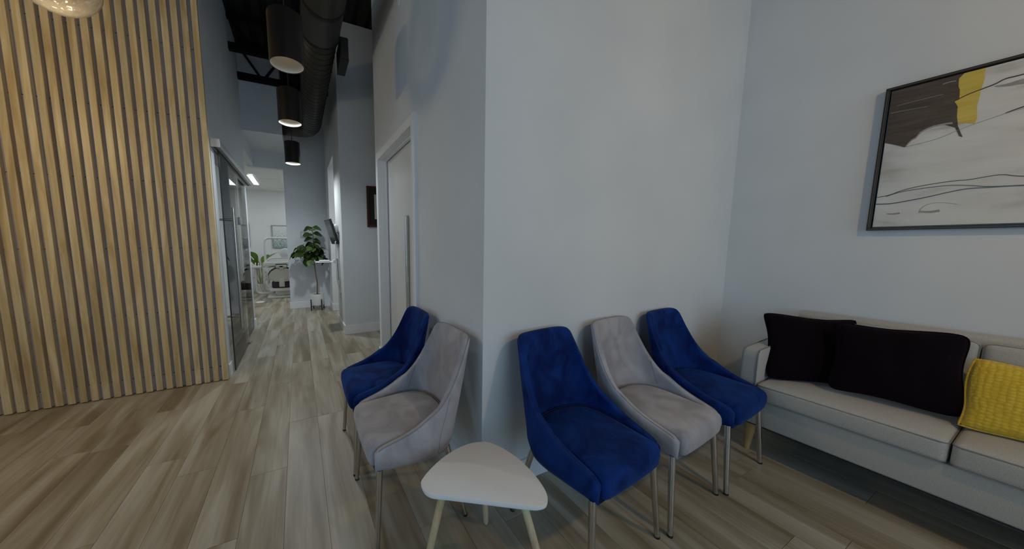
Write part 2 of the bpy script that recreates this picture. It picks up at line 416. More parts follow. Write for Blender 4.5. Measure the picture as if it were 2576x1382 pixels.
# ---- hall left wall over the glass, hall end and the dropped boxes
struct('wall_hall_left', boxes([(XL - .1, XL, 3.51, 5.42, 2.10, ZD), (XL - .1, XL, 5.42, YF, 2.65, ZD), (XL - .1, XL, 5.335, 5.42, 0, 2.10), (XL - .1, XL, 3.5105, 3.535, 0, 2.1)]), 'wall_cool_light')
struct('wall_hall_end', boxes([(-.19, 1.6, YF, YF + .1, 0, ZD), (XL - .1, -.19, YF, YF + .1, 2.63, ZD)]), 'wall_cool_light')
struct('wall_soffit', boxes([(XL, -.14, 5.45, YF, 2.90, ZD)]), 'wall_cool_light')
struct('wall_hall_right', boxes([(XM, XM + .11, YM + .1, 5.12, 0, ZD), (XM, XM + .11, 5.12, 6.05, 2.60, ZD), (XM, XM + .5, 6.05, YF, 0, ZD)]), 'wall')
struct('wall_return', bx(XM, 1.6, YM - .001, YM + .1, 0, ZD), 'wall_cool_light')
struct('wall_recess', boxes([(1.6, 1.7, 3.2, 6.7, 0, ZD), (XD + .12, 1.6, 3.19, 3.29, 0, ZD)]), 'wall_cool_light')
# ---- wall with the pocket door (faces the hall), chair wall, sofa wall
DY0, DY1, DZ = 2.118, 3.141, 2.10
struct('wall_door_side', boxes([(XD, XD + .12, YC, DY0, 0, ZD), (XD, XD + .12, DY1, 3.29, 0, ZD), (XD, XD + .12, DY0, DY1, DZ, ZD)]), 'wall_cool_light')
struct('wall_center', bx(XD + .0005, XR + .1, YC - .0008, YC + .1, 0, ZD), 'wall')
struct('wall_right', bx(XR, XR + .12, -3.1, YC + .1, 0, ZD), 'wall')
struct('wall_far_left', boxes([(-3.6, -3.5, -3.1, -2.35, 0, ZD), (-3.6, -3.5, 1.15, 9.7, 0, ZD), (-3.6, -3.5, -2.35, 1.15, 0, .5), (-3.6, -3.5, -2.35, 1.15, 3.0, ZD)]), 'white_wall')
w3 = struct('added_window_left', boxes([(-3.59, -3.52, -2.35, 1.15, .5, .55), (-3.59, -3.52, -2.35, 1.15, 2.95, 3.0)]), 'alu')  # frame of the added window that sends bluish daylight in from the left
for i in range(4):
    y = -2.35 + 3.45 * i / 3
    obj('mullion', bx(-3.59, -3.52, y, y + .05, .55, 2.95, .004, 1), 'alu', w3)
for i in range(3):
    y = -2.35 + 3.45 * i / 3
    obj('pane', bx(-3.56, -3.554, y + .05, y + 1.15, .55, 2.95), 'window_glass', w3)
# back wall with the storefront window that lets the daylight in
WX0, WX1, WZ0, WZ1 = -.85, 2.85, .50, 3.0
struct('wall_back', boxes([(-3.5, WX0, -3.1, -3.0, 0, ZD), (WX1, XR, -3.1, -3.0, 0, ZD), (WX0, WX1, -3.1, -3.0, 0, WZ0), (WX0, WX1, -3.1, -3.0, WZ1, ZD)]), 'wall')
wn = struct('window_1', boxes([(WX0, WX1, -3.09, -3.02, WZ0, WZ0 + .05), (WX0, WX1, -3.09, -3.02, WZ1 - .05, WZ1)]), 'alu')
for i in range(4):
    x = WX0 + (WX1 - WX0 - .05) * i / 3
    obj('mullion', bx(x, x + .05, -3.09, -3.02, WZ0 + .05, WZ1 - .05, .004, 1), 'alu', wn)
for i in range(3):
    x = WX0 + (WX1 - WX0 - .05) * i / 3
    obj('pane', bx(x + .05, x + (WX1 - WX0 - .05) / 3, -3.06, -3.054, WZ0 + .05, WZ1 - .05), 'window_glass', wn)
# ---- ceilings: fluted black roof deck, white lay-in ceiling in the treatment rooms
bm = bmesh.new(); prof = []
x = -3.6
while x < 3.1:
    prof += [(x, 0), (x + .09, 0), (x + .11, .04), (x + .15, .04)]; x += .17
vs = [[bm.verts.new((px, y, ZD + pz)) for px, pz in prof] for y in (-3.1, 6.75)]
for i in range(len(prof) - 1): bm.faces.new((vs[0][i], vs[0][i + 1], vs[1][i + 1], vs[1][i]))
add_box(bm, -3.6, 3.1, -3.1, 6.75, ZD + .06, ZD + .12)
struct('ceiling', bm, 'deck')
cl = struct('ceiling_side_room', boxes([(-3.5, XL - .1, 3.51, YF + .1, 2.65, 2.70), (-3.5, 1.6, YF + .1, 9.7, 2.65, 2.70)]), 'ceil_white')
for i in range(9):                                    # grid bars of the lay-in ceiling
    y = 4.1 + i * .61
    obj('grid_bar', bx(-3.5, XL - .1 if y < YF else 1.2, y, y + .024, 2.643, 2.651), 'trim', cl)
for i in range(6):
    x = -2.70 + i * .61
    obj('grid_bar', bx(x, x + .024, 3.51 if x < XL - .12 else YF + .1, 9.6, 2.644, 2.651), 'trim', cl)
struct('wall_treatment_back', bx(-3.5, 1.6, 9.55, 9.65, 0, 2.65), 'white_wall')
struct('wall_treatment_right', bx(1.2, 1.3, YF + .1, 9.55, 0, 2.65), 'white_wall')
struct('ceiling_passage', bx(XM + .11, 1.6, 4.47, 6.6, 2.62, 2.68), 'ceil_white')
# partition behind the glass
struct('wall_partition', boxes([(-3.5, -1.02, 6.45, 6.55, 0, 2.65), (-1.02, -.94, 6.40, 6.60, 0, 2.65)]), 'white_wall')
# ---- baseboards
BH, BT = .125, .013
def base(name, *b): struct(name, boxes([(*q, 0.0005, BH) for q in b]), 'trim')
base('baseboard_center', (XD - BT, XR - .0005, YC - BT, YC - .001))
base('baseboard_door_side', (XD - BT, XD - .0005, YC, 2.054), (XD - BT, XD - .0005, 3.192, 3.29), (XD - BT, XD + .12, 3.29, 3.29 + BT))
base('baseboard_right', (XR - BT, XR - .0005, -3.0, YC - BT))
base('baseboard_return', (XM - BT, 1.6, YM - BT, YM - .0015))
base('baseboard_hall_right', (XM - BT, XM - .0005, YM, 5.12), (XM, XM + .5, 6.05 - BT, 6.0495), (XM - BT, XM - .0005, 6.05 - BT, YF - BT))
base('baseboard_hall_end', (-.19 - BT, XM - BT, YF - BT, YF - .0005), (-.19 - BT, -.1905, YF, YF + .1))
base('baseboard_hall_left', (XL - .1, XL + .014, 5.33, 5.44), (XL + .0005, XL + .014, 3.412, 3.53))
base('baseboard_partition', (-3.4, -.925, 6.385, 6.3995))
# ---- door casing (trim) and the sliding door
tr = struct('trim_1', boxes([(XD - .02, XD - .0005, 2.054, 2.110, 0, 2.152), (XD - .02, XD - .0005, DY1, 3.192, 0, 2.152), (XD - .02, XD - .0005, 2.110, DY1, DZ, 2.152)]), 'trim')
obj('jamb', boxes([(XD - .019, XD + .12, DY1 - .012, DY1 - .0005, 0, DZ), (XD - .019, XD + .12, DY0 + .0005, DY0 + .012, 0, DZ), (XD - .019, XD + .12, DY0 + .012, DY1 - .012, DZ - .012, DZ - .0005)]), 'trim', tr)
obj('stop', boxes([(XD + .045, XD + .07, DY1 - .024, DY1 - .012, 0, DZ - .012), (XD + .045, XD + .07, DY0 + .012, DY1 - .024, DZ - .024, DZ - .012)]), 'trim', tr)
dr = struct('door_1', bx(XD + .082, XD + .119, DY0 + .013, DY1 - .02, .01, DZ - .02, .003, 1), paint('door_lacquer_white', (.66, .67, .67), .015, .35))
obj('pull_bar', bx(XD + .055, XD + .0815, 2.490, 2.522, .42, 1.498, .003, 1), 'steel', dr)
# ---- sliding glass door and fixed glass side panel
gd = struct('door_2', bx(-.630, -.620, 3.56, 4.52, .012, 2.112), 'door_glass')
obj('glass_edge', bx(-.631, -.619, 3.552, 3.560, .012, 2.112), 'glass_edge', gd)
obj('pull_bar', tube([(-.565, 3.70, .40), (-.565, 3.70, 1.62)], .0165, 16), 'steel', gd, 'auto')
for z in (.53, 1.50):
    obj('stand_off', tube([(-.632 - .07, 3.70, z), (-.565, 3.70, z)], .011, 12), 'steel', gd, 'auto')
obj('floor_guide', bx(-.640, -.605, 4.47, 4.52, 0, .03, .004, 1), 'alu', gd)
obj('lock_plate', bx(-.640, -.606, 4.40, 4.50, 1.49, 1.58, .006, 2), 'alu', gd)
wp = struct('window_2', bx(-.668, -.658, 4.50, 5.33, .005, 2.10), 'door_glass')
obj('window_frame', boxes([(-.675, -.652, 5.318, 5.335, 0, 2.10), (-.669, -.657, 4.492, 4.50, .005, 2.1)]), 'trim', wp)
hd = struct('trim_2', bx(XL + .0006, -.584, 3.415, 5.47, 2.117, 2.184, .003, 1), 'alu')
obj('end_cap', bx(XL + .0008, -.582, 3.408, 3.415, 2.115, 2.186, .002, 1), 'plastic_white', hd)
obj('track_groove', bx(-.634, -.616, 3.42, 5.46, 2.112, 2.1172), 'alu_dark', hd)
# ---- bar joists under the deck
jo = None
for y, zb in ((4.80, 3.635), (5.40, 3.575)):
    j = struct('trim_3' if jo is None else 'trim_4', bx(XL + .001, XM - .002, y - .035, y - .006, zb, zb + .080), 'steel_black')
    obj('chord', bx(XL + .001, XM - .002, y + .006, y + .035, zb, zb + .080), 'steel_black', j)
    obj('top_chord', bx(XL + .001, XM - .002, y - .035, y + .035, ZD - .06, ZD - .001), 'steel_black', j)
    xs = [XL + .03 + .28 * i for i in range(5)]
    for a, b in zip(xs, xs[1:]):
        i = xs.index(a); za, zc = (ZD - .05, zb + .03) if i % 2 == 0 else (zb + .03, ZD - .05)
        for dy in (-.016, .016):
            obj('web', tube([(a, y + dy, za), (b, y + dy, zc)], .013, 8), 'steel_black', j, 'auto')
    jo = j

# ================================================================== DINING CHAIRS
ZR = spline([0, .2, .31, .37, .41, .46, .53, .61, .70, .8, .9, .96, 1.0], [.836, .834, .829, .815, .780, .712, .615, .537, .496, .471, .455, .444, .425])
def plan(u, z, t=0.0):
    """outer outline of the shell at height z; u 0 (back centre) .. 1 (front tip); t moves it inwards"""
    k = min(max((z - .42) / .42, 0), 1.05)
    w = .236 - .036 * k - t; yb = .190 + .075 * k - t; yc = -.02 + .13 * k
    if z < .40:
        f = (.40 - z) / .06; w -= .016 * f * f; yb -= .022 * f * f
    n = 2 / (2.7 + 1.3 * k)
    if u < .62:
        th = u / .62 * PI / 2
        return Vector((w * math.sin(th) ** n, yc + (yb - yc) * max(math.cos(th), 0) ** n, z))
    q = (u - .62) / .38
    return Vector((w + (.214 - t - (.016 * ((.40 - z) / .06) ** 2 if z < .40 else 0) - w) * q, yc + (-.222 - yc) * q, z))
def shell_mesh():
    T = .030; bm = bmesh.new(); cols = []
    us = [i / 34 for i in range(35)]
    for s in [-u for u in us[:0:-1]] + us:
        u = abs(s); sg = -1 if s < 0 else 1; zr = ZR(u); z0 = .342; sec = []
        for j in range(9): sec.append(plan(u, z0 + (zr - .012 - z0) * j / 8))
        sec.append(plan(u, zr - .003, .004)); sec.append(plan(u, zr, T * .5)); sec.append(plan(u, zr - .003, T - .004))
        for j in range(7): sec.append(plan(u, zr - .012 + (.395 - zr + .012) * j / 6, T))
        cols.append([bm.verts.new((sg * p.x, p.y, p.z)) for p in sec])
    for A, B in zip(cols, cols[1:]):
        for i in range(len(A) - 1): bm.faces.new((A[i], B[i], B[i + 1], A[i + 1]))
    bm.faces.new(cols[0]); bm.faces.new(cols[-1][::-1])
    ring = [c[0] for c in cols]; bm.faces.new(ring)
    return bm
def seat_mesh():
    out = []
    us = [i / 22 for i in range(23)]
    right = [plan(u, .45, .0325) for u in us]
    R_ = [(p.x, p.y) for p in right]
    fx = R_[-1][0]
    tip = [(fx, -.228), (fx - .004, -.237), (fx - .013, -.2435), (fx - .03, -.246), (fx * .5, -.248)]
    half = R_ + tip
    outl = half + [(0, -.249)] + [(-x, y) for x, y in half[::-1]][:-1]
    bm = bmesh.new(); cy = -.03; rings = []
    for z, ins in ((.345, .026), (.354, .011), (.370, .004), (.405, 0), (.428, .0015), (.444, .006), (.455, .014), (.462, .026), (.4665, .05), (.469, .10)):
        sx = 1 - ins / .20; sy = 1 - ins / .21
        rings.append([bm.verts.new((x * sx, cy + (y - cy) * sy, z + (.004 if ins > .04 else 0) * (1 - abs(x) * 4))) for x, y in outl])
    n = len(outl)
    for A, B in zip(rings, rings[1:]):
        for i in range(n): bm.faces.new((A[i], A[(i + 1) % n], B[(i + 1) % n], B[i]))
    bm.faces.new(rings[0][::-1])
    c = bm.verts.new((0, cy, .4735)); R1 = rings[-1]
    for i in range(n): bm.faces.new((R1[i], R1[(i + 1) % n], c))
    return bm
def seam_mesh(side):
    """stitched seam where back panel and side panel meet, inside and outside"""
    bm = bmesh.new()
    for t, lo in ((-.0006, .36), (.0306, .47)):
        pts = []
        for j in range(10):
            z = lo + (ZR(.53) - .02 - lo) * j / 9
            p = plan(.53, z, t); pts.append((side * p.x, p.y, p.z))
        add_tube(bm, pts, .0011, 5)
    return bm
def welt_mesh():
    """piping round the top edge of the seat pad"""
    us = [i / 22 * .74 for i in range(23)]
    half = [plan(u, .45, .042) for u in us]
    pts = [(p.x, p.y, .4585) for p in half] + [(half[-1].x - .006, -.232, .4565), (half[-1].x - .03, -.2395, .4565)]
    pts = [(-a, b, c) for a, b, c in pts[:-2][:0:-1]] + pts[:-2]
    return tube(pts, .0016, 6)
def rim_mesh():
    pts = []
    us = [i / 40 for i in range(40)]
    for s in [-u for u in us[:0:-1]] + us:
        p = plan(abs(s), ZR(abs(s)) - .0015, .0055); pts.append(((-1 if s < 0 else 1) * p.x, p.y, p.z))
    return tube(pts, .0016, 6)
CH = {}
def make_chair(colr, label, loc, rotz, group):
    t = thing('dining_chair', label, 'chair', loc, rotz, group)
    v, th = 'velvet_' + colr, 'thread_' + colr
    if 'shell' not in CH:
        pass
    sh = obj('backrest_shell', shell_mesh(), v, t, True)
    obj('seam', seam_mesh(-1), th, sh); obj('seam', seam_mesh(1), th, sh)
    obj('rim_piping', rim_mesh(), th, sh)
    st = obj('seat', seat_mesh(), v, t, True)
    obj('seat_piping', welt_mesh(), th, st)
    for sx in (-1, 1):
        for top, bot in (((.200, -.203, .350), (.226, -.230, .004)), ((.165, .115, .350), (.222, .185, .004))):
            a = (sx * top[0], top[1], top[2]); b = (sx * bot[0], bot[1], bot[2])
            lg = obj('leg', tube([a, b], [.0135, .0105], 14), 'steel', t, 'auto')
            obj('foot_glide', lathe([(0, 0), (.0108, 0), (.0113, .003), (.0108, .010), (0, .010)], 12, (b[0], b[1], 0)), 'rubber', lg, 'auto')
    return t
GR = 'chairs pushed against the pale grey wall'; GL = 'chairs pushed against the blue-grey door wall'
blue0 = make_chair('blue', 'navy blue velvet chair right beside the white table, first of the row of three', (1.093, .898, 0), math.radians(4.0), GR)
grey0 = make_chair('grey', 'warm grey velvet chair standing between two navy chairs against the pale wall', (1.600, .908, 0), math.radians(4.0), GR)
dup(blue0, (2.098, .915, 0), math.radians(3.5), 'navy blue velvet chair beside the sofa arm, furthest along the row of three', GR)
dup(grey0, (.455, 1.362, 0), -PI / 2 + math.radians(0.5), 'grey velvet chair left of the white table, back to the door wall', GL)
dup(blue0, (.450, 1.846, 0), -PI / 2 + math.radians(0), 'navy blue velvet chair in front of the white sliding door', GL)

# ================================================================== WHITE TRIANGULAR TABLE
TT = [(.679, 1.057), (.702, 1.042), (.731, .993), (.752, .912), (.754, .842), (.748, .786), (.737, .742), (.723, .714), (.705, .697), (.687, .692), (.664, .698), (.653, .704), (.613, .729), (.503, .804), (.411, .866), (.371, .892), (.356, .914), (.353, .936), (.356, .959), (.368, .974), (.409, 1.004), (.477, 1.040), (.543, 1.062), (.602, 1.071), (.641, 1.069)]
tcx, tcy = .575, .89
tb = thing('side_table', 'small white rounded triangular side table on three birch legs', 'table', (tcx, tcy, 0))
loop = [Vector((a, b, 0)) for a, b in TT]; loop = smooth_path(loop + [loop[0]], 3)[:-1]
bm = bmesh.new(); rings = []
for z, s in ((.3925, .985), (.3945, .994), (.398, 1.0), (.406, 1.0), (.4092, .996), (.410, .985)):
    rings.append([bm.verts.new(((p.x - tcx) * s, (p.y - tcy) * s, z)) for p in loop])
for A, B in zip(rings, rings[1:]):
    n = len(A)
    for i in range(n): bm.faces.new((A[i], A[(i + 1) % n], B[(i + 1) % n], B[i]))
bm.faces.new(rings[0]); bm.faces.new(rings[-1])
obj('table_top', bm, 'table_white', tb, 'auto')
for (ax, ay), (ex, ey) in (((.640, .990), (.703, 1.058)), ((.420, .905), (.335, .925)), ((.655, .765), (.742, .700))):
    d = Vector((ex - ax, ey - ay, -.392)); top = Vector((ax - tcx, ay - tcy, .3925)); bot = Vector((ex - tcx, ey - tcy, .0115))
    lg = obj('leg', tube([top, top.lerp(bot, .5), top.lerp(bot, .985), bot - (bot - top).normalized() * -.006], [.0135, .0128, .0115, .008], 14), 'birch', tb, 'auto')
    obj('mounting_plate', lathe([(0, 0), (.026, 0), (.026, .004), (0, .004)], 16, (ax - tcx, ay - tcy, .388)), 'birch', lg, 'auto')

# ================================================================== SOFA
SX0, SX1 = 2.385, 2.945        # front, back
SY1, SY0 = .842, -.60          # end beside the chairs, far end
so = thing('sofa', 'light grey linen two-seat sofa with piped cushions and beech legs', 'sofa', (2.66, .12, 0))
def L(x, y, z): return (x - 2.66, y - .12, z)
def lbx(x0, x1, y0, y1, z0, z1, bevel=0, seg=3): return bx(x0 - 2.66, x1 - 2.66, y0 - .12, y1 - .12, z0, z1, bevel, seg)
obj('base_rail', lbx(SX0 + .006, SX1 - .03, SY0 + .01, SY1 - .01, .190, .345, .012), 'sofa', so, 'auto')
def arm(y0, y1):
    """upright arm: slightly raked front, rounded shoulder"""
    prof = [(SX0 + .010, .192), (SX0 + .001, .40), (SX0 - .002, .600), (SX0 + .010, .628), (SX0 + .035, .640), (SX0 + .30, .648), (SX1 - .05, .655), (SX1 - .02, .640), (SX1 - .01, .192)]
    bm = prism([(a - 2.66, y0 - .12, b) for a, b in prof], (0, 1, 0), y1 - y0)
    bmesh.ops.bevel(bm, geom=bm.edges[:], offset=.010, segments=3, profile=.6, affect='EDGES')
    return bm, prof
for y0, y1 in ((SY1 - .075, SY1), (SY0, SY0 + .075)):
    bm, prof = arm(y0, y1); a = obj('arm', bm, 'sofa', so, 'auto')
    for yy in (y0 + .004, y1 - .004):
        pth = [(p - 2.66 + (.002 if i > 5 else -.001), yy - .12, q + (.001 if 2 < i < 7 else 0)) for i, (p, q) in enumerate(prof[:7])]
        obj('piping', tube(smooth_path(pth, 4), .0028, 6), 'sofa_piping', a)
def cushion_bm(sx, sy, sz, r, puff, seg=4, cuts=7):
    """upholstered block: rounded edges, crowned faces"""
    bm = bmesh.new(); bmesh.ops.create_cube(bm, size=1.0)
    bmesh.ops.subdivide_edges(bm, edges=bm.edges[:], cuts=cuts, use_grid_fill=True)
    h = (sx / 2, sy / 2, sz / 2)
    for v in bm.verts:
        u = [v.co[i] * 2 for i in range(3)]
        p = [u[i] * h[i] for i in range(3)]
        q = [max(-(h[i] - r), min(h[i] - r, p[i])) for i in range(3)]
        d = Vector([p[i] - q[i] for i in range(3)])
        # pull the grid tighter to edges so that rounding has points
        if d.length > 1e-9: d = d.normalized() * r
        e = Vector(q) + d
        e.z += puff * (1 - u[0] ** 4) * (1 - u[1] ** 4) * (1 if u[2] > .2 else (-.3 if u[2] < -.2 else 0))
        v.co = e
    return bm
def edge_grid(bm_sx):
    return bm_sx
def cushion(name, parent, cx, cy, cz, sx, sy, sz, r, puff, rot=(0, 0, 0), piping=True):
    bm = bmesh.new(); bmesh.ops.create_cube(bm, size=2.0)
    for i, hh in enumerate((sx / 2 - r, sy / 2 - r, sz / 2 - r)):
        for v in bm.verts: v.co[i] *= hh
    bmesh.ops.subdivide_edges(bm, edges=bm.edges[:], cuts=8, use_grid_fill=True)
    hx, hy, hz = sx / 2 - r, sy / 2 - r, sz / 2 - r
    # split cube into rounded one: bevel the twelve long edges
    sharp = [e for e in bm.edges if len(e.link_faces) == 2 and e.link_faces[0].normal.angle(e.link_faces[1].normal) > .5]
    for v in bm.verts:
        n = Vector((0, 0, 0))
        for i, hh in enumerate((hx, hy, hz)):
            if abs(abs(v.co[i]) - hh) < 1e-6: n[i] = math.copysign(1, v.co[i])
        v.co += Vector(n) * r
    bmesh.ops.bevel(bm, geom=sharp, offset=r, segments=4, profile=.55, affect='EDGES')
    for v in bm.verts:
        ux, uy = v.co.x / (sx / 2), v.co.y / (sy / 2)
        w = max(0, 1 - ux ** 4) * max(0, 1 - uy ** 4)
        v.co.z += puff * w * (1 if v.co.z > 0 else -.25)
        vz = v.co.z / (sz / 2)
        v.co.x += .35 * puff * max(0, 1 - uy ** 4) * max(0, 1 - vz * vz) * math.copysign(1, v.co.x) * abs(ux)
    o = obj(name, bm, 'sofa', parent, True, (cx - 2.66, cy - .12, cz), rot)
    if piping:
        for zz in (sz / 2 - r * .55, -sz / 2 + r * .55):
            k = r * .62; pts = []
            ax_, ay_ = sx / 2 - r * .06, sy / 2 - r * .06
            for qx, qy, a0 in ((1, 1, 0), (-1, 1, 90), (-1, -1, 180), (1, -1, 270)):
                for a in range(0, 91, 15):
                    t = math.radians(a0 + a); rr = r * 1.0
                    pts.append(((ax_ - rr) * qx + rr * math.cos(t), (ay_ - rr) * qy + rr * math.sin(t), zz))
            obj('piping', tube(pts, .0034, 6, closed=True), 'sofa_piping', o)
    return o
CGAP = .166
for c0, c1 in ((CGAP + .003, SY1 - .079), (SY0 + .079, CGAP - .003)):
    cushion('seat_cushion', so, (SX0 - .012 + SX1 - .15) / 2, (c0 + c1) / 2, .398, SX1 - .15 - SX0 + .012, c1 - c0, .105, .022, .016)
# back frame and two back cushions
bm = prism([(a - 2.66, SY0 + .08 - .12, b) for a, b in ((SX1 - .115, .20), (SX1 - .075, .815), (SX1 - .055, .832), (SX1 - .015, .832), (SX1 - .003, .815), (SX1 - .02, .20))], (0, 1, 0), SY1 - SY0 - .16)
bmesh.ops.bevel(bm, geom=bm.edges[:], offset=.008, segments=2, profile=.6, affect='EDGES')
obj('back_frame', bm, 'sofa', so, 'auto')
for c0, c1 in ((CGAP + .003, SY1 - .085), (SY0 + .085, CGAP - .003)):
    cushion('back_cushion', so, SX1 - .135, (c0 + c1) / 2, .635, .34, c1 - c0, .105, .026, .012, (0, math.radians(-82), 0))
obj('bounce_blocker', lbx(SX0 + .015, SX1 - .035, SY0 + .02, SY1 - .02, .184, .1895), 'rubber', so)  # unseen black sheet added to cut bounced light under the sofa
for x, y in ((SX0 + .065, SY1 - .055), (SX0 + .065, SY0 + .055), (SX1 - .06, SY1 - .055), (SX1 - .06, SY0 + .055)):
    dy = .012 if y > 0 else -.012
    obj('leg', tube([L(x, y, .193), L(x, y + dy * .2, .17), L(x - (.005 if x < 2.6 else -.005), y + dy, .001)], [.026, .0255, .015], 16), 'sofa_leg', so, 'auto')

# ---- scatter pillows (things that rest on the sofa)
def pillow(name, label, m, loc, rot, w, h, d, seed, corner=.10, wrinkle=.006, rc=.085):
    rnd = random.Random(seed); ph = [rnd.uniform(0, 6) for _ in range(6)]
    n = 26; bm = bmesh.new(); G = {}
    for s in (1, -1):
        for i in range(n + 1):
            for j in range(n + 1):
                u, v = -1 + 2 * i / n, -1 + 2 * j / n
                edge = max(abs(u), abs(v)) > .9999
                if s < 0 and edge: G[s, i, j] = G[1, i, j]; continue
                t = max(0, (1 - u ** 2)) ** .48 * max(0, (1 - v ** 2)) ** .48
                # sides drawn in between the corners
                x = u * w / 2 * (1 - corner * (1 - v * v) * abs(u)); z = v * h / 2 * (1 - corner * (1 - u * u) * abs(v))
                r2 = (u * u) * (v * v); x *= 1 - rc * r2 ** 4; z *= 1 - rc * r2 ** 4
                wr = wrinkle * (math.sin(5 * u + 3 * v + ph[0]) * .5 + math.sin(9 * v - 4 * u + ph[1]) * .35 + math.sin(13 * u + ph[2]) * .25) * (t ** .4)
                z += .006 * math.sin(3 * u + ph[3]) * v; x += .006 * math.sin(3.4 * v + ph[4]) * u
                G[s, i, j] = bm.verts.new((x, s * (d / 2 * t + wr), z))
    for s in (1, -1):
        for i in range(n):
            for j in range(n):
                q = [G[s, i, j], G[s, i + 1, j], G[s, i + 1, j + 1], G[s, i, j + 1]]
                bm.faces.new(q if s > 0 else q[::-1])
    root = thing(name, label, 'pillow', loc); root.rotation_euler = rot
    obj('cover', bm, m, root, True)
    pts = [];
    for i in range(n): pts.append(G_co(w, h, corner, ph, -1 + 2 * i / n, -1, rc))
    for j in range(n): pts.append(G_co(w, h, corner, ph, 1, -1 + 2 * j / n, rc))
    for i in range(n): pts.append(G_co(w, h, corner, ph, 1 - 2 * i / n, 1, rc))
    for j in range(n): pts.append(G_co(w, h, corner, ph, -1, 1 - 2 * j / n, rc))
    obj('seam_edge', tube(pts, .0035, 6, closed=True), m, root, True)
    return root
def G_co(w, h, corner, ph, u, v, rc=.085):
    x = u * w / 2 * (1 - corner * (1 - v * v) * abs(u)); z = v * h / 2 * (1 - corner * (1 - u * u) * abs(v))
    r2 = (u * u) * (v * v); x *= 1 - rc * r2 ** 4; z *= 1 - rc * r2 ** 4
    return (x + .006 * math.sin(3.4 * v + ph[4]) * u, 0, z + .006 * math.sin(3 * u + ph[3]) * v)
pillow('scatter_pillow', 'black velvet pillow tucked into the corner against the sofa arm', 'pillow_black', (2.645, .640, .650), (math.radians(-19), 0, math.radians(-52)), .385, .385, .11, 3, .06, .007, .05)
pillow('scatter_pillow', 'larger black velvet pillow leaning in front, between the corner pillow and yellow one', 'pillow_black', (2.625, .362, .664), (math.radians(-16), math.radians(-1), math.radians(-77)), .375, .365, .12, 5, .035, .008, .07)
pillow('lumbar_pillow', 'mustard yellow quilted pillow lying on the second sofa seat', 'pillow_yellow', (2.645, -.022, .607), (math.radians(-24), 0, math.radians(-90)), .40, .30, .11, 8, .03, .002, .02)

# ================================================================== LARGE PAINTING
pa = thing('painting', 'large abstract painting with brown and yellow strokes in dark frame', 'painting', (XR, -.02, 1.333))
FY1, FY0, FZ0, FZ1 = .561, -.60, 1.333, 2.096
def P(x, y, z): return (x - XR, y + .02, z - 1.333)
def pbx(x0, x1, y0, y1, z0, z1, bev=0): return bx(x0 - XR, x1 - XR, y0 + .02, y1 + .02, z0 - 1.333, z1 - 1.333, bev, 1)
fx0 = 2.930
for nm, b in (('frame_rail', (FY0, FY1, FZ0, FZ0 + .014)), ('frame_rail', (FY0, FY1, FZ1 - .014, FZ1)), ('frame_stile', (FY1 - .014, FY1, FZ0 + .014, FZ1 - .014)), ('frame_stile', (FY0, FY0 + .014, FZ0 + .014, FZ1 - .014))):
    f = obj(nm, pbx(fx0, XR - .002, *b, .0015), 'frame_dark', pa)
    y0, y1, z0, z1 = b
    if nm == 'frame_rail': lip = (y0 + .004, y1 - .004, z0 + .004, z1 - .005)
    else: lip = (y0 + .004, y1 - .005, z0, z1)
    obj('bronze_lip', pbx(fx0 - .0012, fx0 + .0005, *lip), 'frame_bronze', f)
cv = obj('canvas', pbx(2.938, XR - .003, FY0 + .019, FY1 - .019, FZ0 + .019, FZ1 - .019, .001), 'canvas', pa)
CX = 2.9378
def patch(name, pts, m, th=.0012):
    return obj(name, prism([P(CX, y, z) for y, z in pts], (-1, 0, 0), th), m, cv)
BROWN = [(.541, 2.0765), (.454, 2.0765), (.341, 2.0765), (.353, 2.057), (.351, 2.021), (.346, 2.004), (.343, 1.957), (.355, 1.954), (.344, 1.925), (.342, 1.881), (.335, 1.831), (.318, 1.775), (.327, 1.782), (.341, 1.826), (.374, 1.852), (.399, 1.856), (.42, 1.848), (.438, 1.835), (.445, 1.809), (.46, 1.798), (.468, 1.789), (.476, 1.769), (.501, 1.786), (.521, 1.798), (.541, 1.809)]
YEL = [(.341, 2.0765), (.291, 2.0765), (.288, 2.028), (.292, 1.988), (.293, 1.947), (.295, 1.906), (.29, 1.855), (.293, 1.828), (.313, 1.839), (.336, 1.843), (.342, 1.881), (.344, 1.925), (.355, 1.954), (.343, 1.957), (.346, 2.004), (.351, 2.021), (.353, 2.057)]
patch('paint_stroke', BROWN, 'paint_brown', .0014); patch('paint_stroke', YEL, 'paint_yellow', .0012)
def ribbon(pts, widths, m, th=.0018):
    p = smooth_path([(0, a, b) for a, b in pts], 5); n = len(p); A, B = [], []
    for i, q in enumerate(p):
        d = (p[min(i + 1, n - 1)] - p[max(i - 1, 0)]).normalized(); nn = Vector((0, -d.z, d.y))
        t = i / (n - 1); w = (widths[0] + (widths[1] - widths[0]) * t) / 2
        A.append((q.y + nn.y * w, q.z + nn.z * w)); B.append((q.y - nn.y * w, q.z - nn.z * w))
    return patch('paint_line', A + B[::-1], m, th)
ribbon([(.355, 1.954), (.325, 1.971), (.293, 1.982), (.261, 1.992), (.238, 2.005), (.199, 2.007), (.12, 2.02), (-.1, 1.98)], (.004, .005), 'paint_dark', .0022)
ribbon([(.26, 1.982), (.229, 1.976), (.196, 1.977), (.12, 1.97)], (.003, .03), 'paint_taupe')
ribbon([(.224, 1.851), (.186, 1.865), (.08, 1.89)], (.003, .006), 'paint_dark')
ribbon([(.473, 1.77), (.388, 1.785), (.33, 1.812), (.275, 1.833), (.185, 1.858), (.05, 1.87)], (.0012, .0016), 'paint_taupe', .0021)
